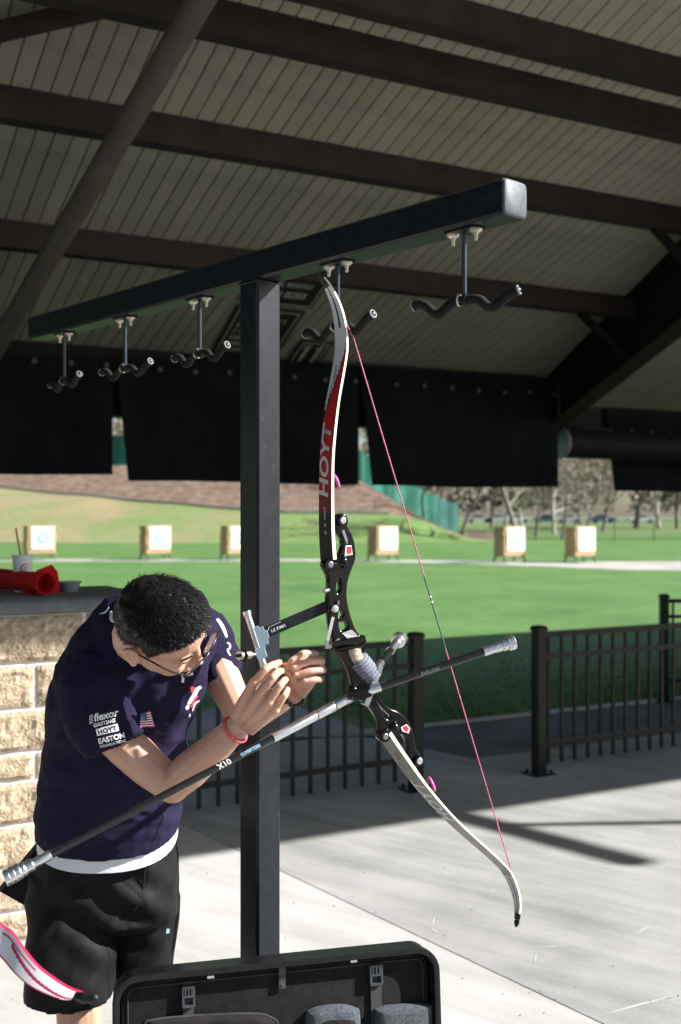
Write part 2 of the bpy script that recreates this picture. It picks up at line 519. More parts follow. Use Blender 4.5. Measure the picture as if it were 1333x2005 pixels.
def grid(name, x0, x1, nx, y0f, y1f, ny, m, dz=0.0):
    vs, fs = [], []
    for j in range(ny + 1):
        for i in range(nx + 1):
            x = x0 + (x1 - x0) * i / nx
            y = y0f(x) + (y1f(x) - y0f(x)) * j / ny
            vs.append((x, y, terr(x, y) + dz))
    for j in range(ny):
        for i in range(nx):
            a = j * (nx + 1) + i
            fs.append((a, a + 1, a + nx + 2, a + nx + 1))
    me = bpy.data.meshes.new(name); me.from_pydata(vs, [], fs); me.materials.append(m)
    fix(me, 80)
    return struct(link(name, me))
grid('berm', -60, 12.5, 90, lambda x: 61.9, bound, 26, M['berm'], 0.004)
grid('mulch_bank', -60, 12.5, 90, bound, lambda x: 96, 40, M['mulch'], 0.004)
mb = MB()
xs = [-60 + 63 * i / 40 for i in range(41)]
for a, b in zip(xs, xs[1:]):
    p = Vector((a, bound(a), terr(a, bound(a)) + 0.06)); q = Vector((b, bound(b), terr(b, bound(b)) + 0.06))
    mb.bar(p, q, 0.22, 0.16)
struct(mb.build('kerb', M['kerb']))
# drainage hose along the bank
# park ground beyond
M['park'] = grass_mat('park grass', [(0.075, 0.15, 0.04), (0.12, 0.19, 0.06), (0.19, 0.2, 0.09)], 0.09)
struct(sheet('park_lawn', [(-300, 61.8), (300, 61.8), (300, 420), (-300, 420)], -0.012, M['park']))
M['road'] = mat('pale road', (0.25, 0.24, 0.22), 0.9, var=0.2, scale=0.2)
struct(sheet('park_path', [(22, 96), (140, 99), (140, 102), (22, 98.6)], 0.01, M['road']))
struct(sheet('road', [(-40, 196), (160, 196), (160, 208), (-40, 208)], 0.01, M['road']))

# --- green windscreen fence running along the bank and down its end
M['screen'] = mat('green windscreen', (0.012, 0.16, 0.11), 0.75, var=0.35, scale=0.5, bump=0.3, bscale=4)
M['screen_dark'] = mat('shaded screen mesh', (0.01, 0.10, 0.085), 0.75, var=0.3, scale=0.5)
line = [(-34, 82.0), (-28, 82), (-22, 82), (-16, 82), (-10, 82), (-5, 82.0), (-1, 82), (1.6, 82.3), (3.6, 83), (5.6, 84), (7.6, 85), (9.3, 86)]
sf = thing('windscreen_fence', 'green windscreen fence along the top of the brown bank', 'fence', (-5, 82, 5))
HF = 2.35
for k, ((xa, ya), (xb, yb)) in enumerate(zip(line, line[1:])):
    rings = []
    NS = 8
    vs = []; fs = []
    for i in range(NS + 1):
        t = i / NS; x = xa + (xb - xa) * t; y = ya + (yb - ya) * t
        z = terr(x, y); sag = 0.10 * math.sin(math.pi * t)
        w = 0.05 * math.sin(t * 9 + k)
        for d in (-0.012, 0.012):
            vs += [(x, y + w + d, z + 0.05), (x, y + w + d, z + HF - sag * 0.5)]
    for i in range(NS):
        a = i * 4
        fs += [(a, a + 4, a + 5, a + 1), (a + 2, a + 3, a + 7, a + 6), (a + 1, a + 5, a + 7, a + 3), (a, a + 2, a + 6, a + 4)]
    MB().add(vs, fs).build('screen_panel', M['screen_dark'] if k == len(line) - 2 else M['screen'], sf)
for (x, y) in line:
    MB().tube([(x, y + 0.06, terr(x, y) - 0.1), (x, y + 0.06, terr(x, y) + HF + 0.08)], 0.035, 8).build('fence_post', M['steel_brown'], sf)
# ================================================================ PAVILION
RA, RP = 6.09, 0.31                 # underside of the roof: z = RA - RP * n
def rz(n): return RA - RP * n
def Pn(x, y, n):
    return W(x, y, n / (CB - SB * (x - 666.5) / F))
M['board'] = mat('sage soffit boards', (0.26, 0.248, 0.18), 0.62, scale=0.9, col2=(0.325, 0.312, 0.235), detail=8, bump=0.04, bscale=40)
M['deck'] = mat('dark roof deck', (0.05, 0.052, 0.04), 0.8)
def per_board(m):
    t = m.node_tree; L = t.links.new; b = t.nodes['Principled BSDF']; src = b.inputs['Base Color'].links[0].from_socket
    oi = node(m, 'ShaderNodeObjectInfo'); r = node(m, 'ShaderNodeMapRange'); r.inputs[3].default_value = 0.92; r.inputs[4].default_value = 1.06; L(oi.outputs['Random'], r.inputs[0])
    tc = node(m, 'ShaderNodeTexCoord'); n = node(m, 'ShaderNodeTexNoise', Scale=2.6, Detail=9.0, Roughness=0.7); L(tc.outputs['Object'], n.inputs['Vector'])
    st = node(m, 'ShaderNodeMapRange'); st.inputs[1].default_value = 0.52; st.inputs[2].default_value = 0.68; st.inputs[3].default_value = 1.0; st.inputs[4].default_value = 0.72; L(n.outputs['Fac'], st.inputs[0])
    k = node(m, 'ShaderNodeMath', operation='MULTIPLY'); L(r.outputs[0], k.inputs[0]); L(st.outputs[0], k.inputs[1])
    mx = node(m, 'ShaderNodeMix', data_type='RGBA', blend_type='MULTIPLY'); mx.inputs[0].default_value = 1.0; L(src, mx.inputs[6]); L(k.outputs[0], mx.inputs[7]); L(mx.outputs[2], b.inputs['Base Color'])
per_board(M['board'])
pav = thing('pavilion', 'large open pavilion roof with sage soffit boards and brown steel beams', 'pavilion', U(5, 6, 0))

def slope_box(u0, u1, n0, n1, dz0, dz1):
    vs = [U(u, n, rz(n) + d) for u in (u0, u1) for n in (n0, n1) for d in (dz0, dz1)]
    return vs, [(0, 1, 3, 2), (4, 6, 7, 5), (0, 4, 5, 1), (2, 3, 7, 6), (0, 2, 6, 4), (1, 5, 7, 3)]
RN0 = 0.44
mb = MB(); mb.add(*slope_box(8.3, 30, RN0, 9.50, 0.03, 0.09)); mb.add(*slope_box(-30, 8.3, RN0 + 0.27, 9.50, 0.03, 0.09)); mb.add(*slope_box(7.3, 30, 9.501, 10.06, 0.03, 0.10))  # unseen near edge stepped to let sunlight higher up the counter
mb.build('roof_deck', M['deck'], pav)
# soffit boards, each its own piece
BW = 0.112
def board_mesh(n1, seed):
    c, w, t = 0.004, BW - 0.007, 0.018
    rings = []
    for n in (RN0 + 0.30, n1):
        rings.append([(u, n, RA - RP * n + z) for u, z in ((c, 0), (w - c, 0), (w, c), (w, t), (0, t), (0, c))])
    vs = [U(*p) for r in rings for p in r]
    fs = [(i, (i + 1) % 6, 6 + (i + 1) % 6, 6 + i) for i in range(6)] + [(5, 4, 3, 2, 1, 0), (6, 7, 8, 9, 10, 11)]
    me = bpy.data.meshes.new('soffit_board'); me.from_pydata(vs, [], fs); me.materials.append(M['board']); fix(me)
    return me
bl, br = board_mesh(9.49, 1), board_mesh(10.05, 2)
rb = random.Random(4)
for i in range(118):
    u = -1.9 + i * BW
    o = link('soffit_board', br if u > 7.3 else bl, pav)
    o.location = U(u, 0, rb.uniform(-0.0015, 0.002))
# purlins: C sections hanging under the boards
PUR = [7.64, 6.31, 5.36, 4.97, 3.2, 1.7]
def purlin(n, u0=-3.0, u1=10.8):
    mb = MB(); z = rz(n); t = 0.010
    mb.box(U((u0 + u1) / 2, n + t / 2, z - 0.094), (u1 - u0, t, 0.180), ROTB)
    mb.box(U((u0 + u1) / 2, n + 0.057, z - 0.184 - t / 2), (u1 - u0, 0.114, t), ROTB)
    mb.box(U((u0 + u1) / 2, n + 0.110, z - 0.169), (u1 - u0, 0.008, 0.030), ROTB)
    mb.box(U((u0 + u1) / 2, n - 0.004, z - 0.186), (u1 - u0, 0.006, 0.012), ROTB)
    return mb.build('purlin', M['steel_brown'], pav)
for n in PUR: purlin(n)
# header beam at the eave
mb = MB(); mb.box(U(-6.3, 9.44, 2.86), (27.4, 0.10, 0.60), ROTB); mb.box(U(-6.3, 9.42, 2.563), (27.4, 0.22, 0.02), ROTB)
mb.build('header_beam', M['steel_shade'], pav)
mb = MB(); mb.box(U(11.8, 10.1, rz(10.1) - 0.16), (8.4, 0.06, 0.36), ROTB); mb.build('header_beam', M['steel_shade'], pav)
# rafters: tapered I sections
def rafter(du):
    mb = MB()
    pts = [(5.70, 2.45, 0.80), (7.0, 6.96, 0.64), (7.62, 9.30, 0.53), (7.78, 9.95, 0.48)]
    for (ua, na, da), (ub, nb, db) in zip(pts, pts[1:]):
        for w, lo in ((0.012, None), (0.12, 'b'), (0.12, 't')):
            vs = []
            for u, n, d in ((ua, na, da), (ub, nb, db)):
                zt = rz(n) - 0.003; zb = rz(n) - d
                if lo == 'b': zt = zb; zb = zb - 0.018
                if lo == 't': zb = zt - 0.018
                if lo is None: zt -= 0.018
                vs += [U(u + du - w, n, zb), U(u + du + w, n, zb), U(u + du + w, n, zt), U(u + du - w, n, zt)]
            mb.add(vs, [(0, 1, 5, 4), (1, 2, 6, 5), (2, 3, 7, 6), (3, 0, 4, 7), (3, 2, 1, 0), (4, 5, 6, 7)])
    return mb.build('rafter', M['steel_shade'], pav)
rafter(0); rafter(-7.75)
# purlin braces to the rafter
for n, u in ((7.64, 7.18), (6.31, 6.8)):
    mb = MB(); p = U(u - 0.62, n + 0.05, rz(n) - 0.19); q = U(u - 0.02, n + 0.05, rz(n) - 0.60)
    mb.bar(p, q, 0.07, 0.05); mb.build('knee_brace', M['steel_shade'], pav)
mb = MB(); mb.bar(W(196, 16, 5.52), W(-90, 82, 5.60), 0.07, 0.085); mb.box(W(165, 15, 5.5), (0.10, 0.05, 0.07), ROTB)
mb.build('knee_brace', M['steel_brown'], pav)
# big round brace coming down on the left
a, b = W(392, 0, 5.15), W(98, 500, 7.0)
d = (b - a)
mb = MB(); mb.tube([a - d * 0.25, b + d * 1.3], 0.069, 28); mb.build('tube_brace', M['tube_brown'], pav, smooth=60)
# pipe beam with pale end plate behind the last curtain
pc = Pn(1098, 868, 9.62); ax = (U(1, 0) + Vector((0, 0, 0.0)))
mb = MB(); mb.tube([pc + ax * 0.02, pc + ax * 4.2], 0.165, 24); mb.build('pipe_beam', M['steel_shade'], pav, smooth=40)
M['plate'] = mat('pale painted plate', (0.20, 0.23, 0.25), 0.6, var=0.1)
mb = MB(); mb.lathe([(0, 0.02), (0.15, 0.02), (0.172, 0.012), (0.172, -0.014), (0, -0.014)], pc, -ax, 28); mb.build('end_plate', M['plate'], pav, smooth=40)
mb = MB(); mb.box(Pn(1158, 868, 9.75), (0.52, 0.10, 0.36), ROTB); mb.build('hanger_plate', M['steel_shade'], pav)
# unseen bar and rod, added to cast the shadows that cross the paving
h = 5.2; sh = Vector((SUN_H.x, SUN_H.y, 0)) * (h / math.tan(SUN_E)) + Vector((0, 0, h))
g0 = gp(862, 1588); g1 = gp(1250, 1690)
mb = MB(); mb.bar(g0 + sh, g1 + sh, 0.12, 0.09); mb.build('shadow_bar', M['steel_brown'], pav)
g2 = gp(940, 1616); g3 = gp(1420, 1609)
mb = MB(); mb.tube([g2 + sh, g3 + sh], 0.035, 10); mb.build('shadow_rod', M['steel_brown'], pav)

# ---------------------------------------------------------------- signs fixed under the boards
M['sign_green'] = mat('dark green sign', (0.016, 0.022, 0.017), 0.6)
M['sign_pale'] = mat('pale sign print', (0.34, 0.36, 0.30), 0.6)
SK = 0.12
def roof_plate(mb, u0, u1, n0, n1, dz, t, m=0):
    """Flat piece parallel to the soffit; dz below the boards."""
    vs = [U(u + SK * (n - 9.47), n, rz(n) - d) for u, n in ((u0, n0), (u1, n0), (u1, n1), (u0, n1)) for d in (dz, dz + t)]
    mb.add(vs, [(0, 2, 4, 6), (7, 5, 3, 1), (0, 1, 3, 2), (2, 3, 5, 4), (4, 5, 7, 6), (6, 7, 1, 0)], m)
def roof_sign(label, u0, u1, n0, n1, rows, border, seed, glyph=None):
    root = thing('roof_sign', label, 'sign', U((u0 + u1) / 2, (n0 + n1) / 2, rz((n0 + n1) / 2) - 0.03))
    mb = MB(); roof_plate(mb, u0, u1, n0, n1, 0.012, 0.014); mb.build('board', M['sign_green'], root)
    mb = MB(); rr = random.Random(seed)
    if border:
        bo, bw = border, 0.012
        a, b, c, d = u0 + bo, u1 - bo, n0 + bo, n1 - bo
        for q in ((a, b, c, c + bw), (a, b, d - bw, d), (a, a + bw, c + bw, d - bw), (b - bw, b, c + bw, d - bw)):
            roof_plate(mb, *q, 0.0262, 0.003)
        mb.build('border', M['sign_pale'], root); mb = MB()
    if glyph:
        for a_, b_ in (glyph[:2], glyph[2:]):
            m9 = MB(); roof_plate(m9, *a_, 0.0262, 0.003); roof_plate(m9, *b_, 0.0263, 0.003); m9.build('digit', M['sign_pale'], root)
    else:
        n = n0 + (n1 - n0) * 0.16; hgt = (n1 - n0) * 0.70 / rows
        for k in range(rows):
            u = u0 + (u1 - u0) * 0.14; end = u1 - (u1 - u0) * (0.14 + 0.12 * rr.random())
            while u < end:
                w = rr.choice((0.018, 0.024, 0.028, 0.034))
                st = rr.choice((0, 1, 2))
                nn, hh = n + k * hgt, hgt * 0.55
                if st == 0:
                    roof_plate(mb, u, u + w, nn, nn + hh * 0.28, 0.0262, 0.003); roof_plate(mb, u, u + w, nn + hh * 0.7, nn + hh, 0.0262, 0.003)
                    roof_plate(mb, u, u + w * 0.35, nn + hh * 0.28, nn + hh * 0.7, 0.0262, 0.003)
                elif st == 1:
                    roof_plate(mb, u, u + w * 0.36, nn, nn + hh, 0.0262, 0.003); roof_plate(mb, u + w * 0.66, u + w, nn, nn + hh, 0.0262, 0.003)
                else:
                    roof_plate(mb, u, u + w, nn, nn + hh, 0.0262, 0.003)
                u += w + (0.008 if rr.random() > 0.2 else 0.03)
            mb.build('text_row', M['sign_pale'], root)['kind'] = 'stuff'; mb = MB()
    if mb.v: mb.build('lettering', M['sign_pale'], root)
    return root
def un_roof(x, y):
    """u, n of the soffit point seen at (x, y)."""
    dx, dz = (x - 666.5) / F, -(y - 1005) / F
    # EYE + dz*D = RA - RP*n, n = D*(CB - SB*dx)
    D = (RA - EYE) / (dz + RP * (CB - SB * dx))
    return un(W(x, y, D))
sa = un_roof(392, 690); sb = un_roof(470, 600); sc = un_roof(605, 595); sdd = un_roof(620, 556)
roof_sign('dark sign with a pale border and rows of small text behind the rack post', 3.63, 4.27, 8.45, 9.45, 6, 0.035, 5)
roof_sign('two line dark sign at the top of the sloping signs beside the rack post', 3.63, 4.30, 7.90, 8.38, 2, 0.02, 9)
e0 = un_roof(537, 702)
ue = 4.42
roof_sign('small dark number sign reading 11 near the eave', ue, ue + 0.34, 8.96, 9.46, 1, 0.03, 3,
          glyph=[(ue + 0.095, ue + 0.135, 9.04, 9.38), (ue + 0.07, ue + 0.097, 9.07, 9.11), (ue + 0.225, ue + 0.265, 9.04, 9.38), (ue + 0.20, ue + 0.227, 9.07, 9.11)])

# ---------------------------------------------------------------- black curtains hanging from the eave
M['grommet'] = mat('grey grommet', (0.07, 0.07, 0.07), 0.6)
def curtain(label, tl, tr, br_, bl_, n, seed, zg=2.98):
    rr = random.Random(seed)
    NX, NZ = 40, 10
    vs, fs = [], []
    P = [Pn(*q, n) for q in (tl, tr, br_, bl_)]
    ph = rr.uniform(0, 6)
    nv = U(0, 1)
    for side in (0, 1):
        for j in range(NZ + 1):
            t = j / NZ
            for i in range(NX + 1):
                s = i / NX
                p = P[0].lerp(P[1], s).lerp(P[3].lerp(P[2], s), t)
                w = (0.012 * math.sin(s * 23 + ph) + 0.02 * math.sin(s * 9 + ph * 2)) * (0.3 + t)
                p = p + nv * (w + side * 0.006)
                p.z += 0.006 * math.sin(s * 7 + ph) * t
                vs.append(p)
    K = (NX + 1) * (NZ + 1)
    for j in range(NZ):
        for i in range(NX):
            a = j * (NX + 1) + i
            fs.append((a, a + 1, a + NX + 2, a + NX + 1)); fs.append((K + a, K + a + NX + 1, K + a + NX + 2, K + a + 1))
    for i in range(NX):
        for j in (0, NZ):
            a = j * (NX + 1) + i; fs.append((a, K + a, K + a + 1, a + 1))
    for j in range(NZ):
        for i in (0, NX):
            a = j * (NX + 1) + i; fs.append((a, a + NX + 1, K + a + NX + 1, K + a))
    root = thing('curtain', label, 'curtain', (P[0] + P[1]) / 2, 'black curtains along the eave')
    MB().add(vs, fs).build('curtain_cloth', M['curtain'], root, smooth=50)
    ua, _ = un(P[0]); ub, _ = un(P[1])
    k = int((ub - ua) / 0.31)
    for i in range(k + 1):
        u = ua + 0.06 + i * (ub - ua - 0.12) / max(1, k)
        p = U(u, n - 0.035, zg + rr.uniform(-0.01, 0.01))
        MB().lathe([(0.009, 0.0), (0.021, 0.0), (0.023, 0.005), (0.009, 0.008)], p, -nv, 12).build('grommet', M['grommet'], root)
curtain('black curtain panel at the far left behind the round tube', (-260, 690), (219, 705), (218, 931), (-260, 922), 9.26, 1)
curtain('wide black curtain panel behind the rack post', (227, 706), (703, 716), (704, 949), (249, 941), 9.24, 2)
curtain('black curtain panel to the right of the bowstring', (705, 716), (1090, 742), (1090, 955), (731, 951), 9.26, 3)
curtain('black curtain panel at the right edge beyond the rafter', (1186, 797), (1560, 818), (1560, 966), (1206, 962), 10.02, 4, zg=2.70)

# ================================================================ STEEL FENCE
def fence(label, p0, p1, posts, npick, skip=()):
    """p0, p1 on the ground; posts = fractions along the line."""
    d = (p1 - p0); L = d.length; d.normalize()
    rot = Matrix((d, Vector((-d.y, d.x, 0)), Vector((0, 0, 1)))).transposed()
    root = thing('fence', label, 'fence', (p0 + p1) / 2, 'black steel picket fences')
    for z, w, h in ((0.905, 0.030, 0.034), (0.765, 0.030, 0.030), (0.19, 0.030, 0.034)):
        mb = MB(); c = (p0 + p1) / 2; c.z = z
        mb.box(c, (L, w, h), rot); mb.build('rail', M['fence_paint'], root)
    for t in posts:
        c = p0.lerp(p1, t)
        mb = MB(); mb.bbox(c + Vector((0, 0, 0.48)), (0.076, 0.076, 0.94), rot, 0.006)
        po = mb.build('post', M['fence_paint'], root)
        k = 0.041
        mb = MB()
        mb.loft([[c + Vector((0, 0, z)) + rot @ Vector((x * r, y * r, 0)) for x, y in ((-1, -1), (1, -1), (1, 1), (-1, 1))]
                 for z, r in ((0.935, k), (0.955, k), (0.966, k * 0.8), (0.970, k * 0.3))])
        mb.build('post_cap', M['fence_paint'], po)
        mb = MB(); mb.box(c + Vector((0, 0, 0.006)), (0.17, 0.15, 0.010), rot)
        for x in (-0.06, 0.06):
            for y in (-0.05, 0.05):
                mb.lathe([(0.011, 0), (0.011, 0.014), (0.004, 0.02)], c + rot @ Vector((x, y, 0.011)), (0, 0, 1), 6)
        mb.build('base_plate', M['fence_paint'], po)
    ts = [(i + 0.7) / npick for i in range(npick)]
    pm = MB().box((0, 0, 0.485), (0.019, 0.019, 0.845), rot)
    first = None
    for t in ts:
        if any(abs(t - q) * L < 0.05 for q in posts): continue
        if first is None:
            first = pm.build('picket', M['fence_paint'], root); o = first
        else:
            o = link('picket', first.data, root)
        o.location = p0.lerp(p1, t)
    return root
FN = 5.67
fence('black picket fence panel behind the rack post, left of the gap', U(1.70, FN), U(3.54, FN), (0.0, 1.0), 16)
fence('black picket fence panel to the right of the gap', U(4.46, 5.63), U(6.9, 5.63), (0.0, 1.0), 22)
q0 = gp(1300, 1372); q1 = q0 + U(0.75, -0.42).normalized() * 2.4
fence('far black picket fence section on the path at the right edge', q0, q1, (0.0, 1.0), 21)

# ================================================================ COUNTER OF SPLIT-FACE BLOCK
M['block'] = mat('tan split-face block', (0.30, 0.225, 0.15), 0.95, spec=0.1, scale=34, col2=(0.56, 0.455, 0.33), bump=1.0, bscale=85)
M['mortar'] = mat('pale mortar', (0.72, 0.71, 0.69), 0.95, spec=0.1, var=0.1, scale=30, bump=0.3, bscale=200)
M['cap'] = mat('grey counter cap', (0.105, 0.112, 0.118), 0.42, var=0.25, scale=14, bump=0.1, bscale=90)
CN = 4.40
UR = 1.33
counter = thing('counter', 'tan split-face block counter with a dark grey rounded top', 'counter', U(0.3, CN + 0.25, 0))
zc = [0.0, 0.118, 0.291, 0.464, 0.636, 0.749, 0.921, 1.10, 1.296]
mb = MB(); mb.box(U(-0.2, CN + 0.235, 0.648), (2 * (UR + 0.2) - 0.03, 0.466, 1.294), ROTB); mb.build('mortar', M['mortar'], counter)
JT = 0.018
def block_mesh(w, h, seed):
    NX, NZ = 22, max(6, int(22 * h / w))
    vs, fs = [], []
    for j in range(NZ + 1):
        for i in range(NX + 1):
            u, z = w * i / NX, h * j / NZ
            e = min(i, NX - i, j, NZ - j)
            q = Vector((u * 22 + seed * 9.7, z * 22, seed * 3.1))
            q2 = q * 2.4
            d = 0.0 if e == 0 else (0.011 + 0.009 * noise.noise(q * 0.5) + 0.007 * noise.noise(q) + 0.007 * noise.noise(q2)) * min(1, 0.5 + e * 0.4)
            vs.append(U(u, -d - 0.006, z))
    for j in range(NZ):
        for i in range(NX):
            a = j * (NX + 1) + i; fs.append((a, a + 1, a + NX + 2, a + NX + 1))
    b = len(vs)
    vs += [U(0, 0.03, 0), U(w, 0.03, 0), U(w, 0.03, h), U(0, 0.03, h)]
    T = NZ * (NX + 1)
    fs += [tuple(list(range(0, NX + 1)) + [b + 1, b]), tuple(list(range(T + NX, T - 1, -1)) + [b + 3, b + 2]),
           tuple([j * (NX + 1) for j in range(NZ, -1, -1)] + [b, b + 3]), tuple([j * (NX + 1) + NX for j in range(NZ + 1)] + [b + 2, b + 1])]
    me = bpy.data.meshes.new('block'); me.from_pydata(vs, [], fs); me.materials.append(M['block']); fix(me)
    return me
BL = 0.394
variants = {}
rb = random.Random(11)
for k in range(8):
    z0, z1 = zc[k] + JT / 2, zc[k + 1] - JT / 2
    off = 0.956 + (BL / 2 if k % 2 else 0) if k != 4 else 0.956
    off = {0: 0.956, 1: 1.153, 2: 0.956, 3: 1.153, 4: 0.956, 5: 1.153, 6: 0.956, 7: 1.153}[k]
    u = off - 4 * BL
    while u < UR - 0.02:
        ua, ub = u + JT / 2, min(u + BL, UR) - JT / 2
        key = (round(ub - ua, 3), round(z1 - z0, 3), rb.randrange(3))
        if key not in variants: variants[key] = block_mesh(ub - ua, z1 - z0, len(variants) + 1)
        o = link('block', variants[key], counter); o.location = U(ua, CN, z0)
        u += BL
# cap with bull-nosed front edge
prof = [(0.50, 1.300), (-0.03, 1.300), (-0.048, 1.306), (-0.055, 1.325), (-0.052, 1.345), (-0.040, 1.360), (-0.018, 1.368), (0.50, 1.368)]
mb = MB(); mb.loft([[U(u, CN + n, z) for n, z in prof] for u in (-1.6, UR + 0.06)]); mb.build('counter_top', M['cap'], counter, smooth=50)
mb = MB(); mb.box(U(-0.13, CN + 0.0, 1.297), (2.86, 0.02, 0.006), ROTB)

CT = 1.368
def on_counter(x, n, z=CT):
    D = n / (CB - SB * (x - 666.5) / F)
    return Vector(((x - 666.5) / F * D, D, z))
# paper cup with straw
M['cup'] = mat('white paper cup', (0.80, 0.81, 0.84), 0.5)
M['red_print'] = mat('red cup print', (0.42, 0.03, 0.06), 0.5)
M['straw'] = mat('brown straw', (0.42, 0.17, 0.06), 0.4)
cp = on_counter(44, CN + 0.26)
cup = thing('paper_cup', 'white paper cup with a red swirl and a brown straw on the counter', 'cup', cp)
HC = 0.155
mb = MB(); mb.lathe([(0.0, 0.0), (0.030, 0.0), (0.0315, 0.004), (0.0425, HC - 0.006), (0.0455, HC - 0.003), (0.0455, HC + 0.001), (0.0425, HC), (0.041, HC - 0.012), (0.0, HC - 0.012)], cp, (0, 0, 1), 28)
mb.build('cup_body', M['cup'], cup, smooth=40)
mb = MB(); mb.tube([cp + Vector((0.006, 0, 0.05)), cp + Vector((-0.012, 0.0, HC + 0.02)), cp + Vector((-0.030, 0.004, HC + 0.115))], 0.0042, 8); mb.build('straw', M['straw'], cup, smooth=60)
def on_cup(mb, ang, z, pts, w, m=0):
    """Ribbon printed round the cup: pts in (angle offset, height)."""
    rings = []
    for i, (a, h) in enumerate(pts):
        z_ = z + h; r = 0.0315 + (0.0425 - 0.0315) * z_ / HC + 0.0006
        for s in (0,):
            pass
        rings.append((a, z_, r))
    vs, fs = [], []
    for i, (a, z_, r) in enumerate(rings):
        d0 = Vector((rings[min(i + 1, len(rings) - 1)][0] - rings[max(i - 1, 0)][0], rings[min(i + 1, len(rings) - 1)][1] - rings[max(i - 1, 0)][1], 0))
        d0.x *= 0.038; d0.normalize(); n2 = Vector((-d0.y, d0.x, 0)) * w * math.sin(math.pi * (i + 0.6) / (len(rings) + 0.2))
        for s in (-1, 1):
            aa = ang + a + s * n2.x / 0.038; zz = z_ + s * n2.y
            r = 0.0315 + (0.0425 - 0.0315) * zz / HC + 0.0007
            vs.append(cp + Vector((math.sin(aa) * r, -math.cos(aa) * r, zz)))
    for i in range(len(rings) - 1):
        fs.append((2 * i, 2 * i + 1, 2 * i + 3, 2 * i + 2))
    mb.add(vs, fs, m)
mb = MB()
on_cup(mb, 0.62, 0.098, [(0.52 * math.cos(t), 0.020 * math.sin(t)) for t in [0.9 + 4.6 * i / 18 for i in range(19)]], 0.0036)
on_cup(mb, 0.66, 0.098, [(0.22 * math.cos(t), 0.009 * math.sin(t)) for t in [0.4 + 5.0 * i / 14 for i in range(15)]], 0.002)
for k in range(6):
    on_cup(mb, 0.55, 0.060 - k * 0.007, [(-0.06, 0), (0.0, 0.001), (0.06, 0)], 0.0022)
for k in range(9):
    on_cup(mb, -0.62, 0.115 - k * 0.009, [(-0.05, 0), (0.0, 0.001), (0.05, 0)], 0.002)
mb.build('print', M['red_print'], cup)
# red rolled mat
M['red_cloth'] = mat('red cloth', (0.50, 0.012, 0.012), 0.75, spec=0.15, var=0.2, scale=30, bump=0.2, bscale=300)
rc = on_counter(91, CN + 0.03, CT + 0.048)
roll = thing('rolled_mat', 'red rolled mat lying on the counter with its open end facing right', 'mat', rc - Vector((0, 0, 0.05)))
rings = []
axd = Vector((0.70, -0.71, 0)).normalized(); sid = Vector((-axd.y, axd.x, 0))
NL, NA = 14, 46
vs, fs = [], []
for side in (0, 1):
    for i in range(NL + 1):
        t = i / NL
        for j in range(NA + 1):
            a = 4.2 * math.pi * j / NA
            rad = 0.049 - 0.0026 * a / math.pi - (0.0024 if side else 0)
            rad *= 1 + 0.05 * math.sin(t * 6) + 0.10 * t ** 6
            flat = 0.92
            p = rc + axd * (-0.62 * (1 - t) + 0.006 * math.sin(a)) + sid * (rad * math.cos(a + 0.6)) + Vector((0, 0, rad * flat * math.sin(a + 0.6)))
            vs.append(p)
K = (NL + 1) * (NA + 1)
for i in range(NL):
    for j in range(NA):
        a = i * (NA + 1) + j
        fs.append((a, a + 1, a + NA + 2, a + NA + 1)); fs.append((K + a, K + a + NA + 1, K + a + NA + 2, K + a + 1))
for j in range(NA):
    for i in (0, NL):
        a = i * (NA + 1) + j; fs.append((a, K + a, K + a + 1, a + 1))
MB().add(vs, fs).build('mat_roll', M['red_cloth'], roll, smooth=60)
fl = on_counter(84, CN + 0.13)
pts = [(-0.085, 0.0), (-0.07, 0.055), (-0.02, 0.098), (0.035, 0.118), (0.058, 0.09), (0.066, 0.04), (0.066, 0.0)]
mb = MB(); mb.prism(pts, -0.008, 0.008, fl + Vector((0, 0, 0.001)), ROTB @ Matrix(((1, 0, 0), (0, 0, -1), (0, 1, 0))))
mb.build('mat_flap', M['red_cloth'], roll)
# grey dish
M['dish'] = mat('grey dish', (0.30, 0.33, 0.35), 0.5, var=0.1, scale=40)
dc = on_counter(134, CN + 0.20)
mb = MB(); mb.lathe([(0.0, 0.0), (0.034, 0.0), (0.038, 0.004), (0.050, 0.036), (0.056, 0.040), (0.055, 0.043), (0.048, 0.041), (0.034, 0.008), (0.0, 0.006)], dc, (0, 0, 1), 28)
tag(mb.build('dish', M['dish'], None, smooth=40), 'small grey dish beside the red roll on the counter', 'dish')
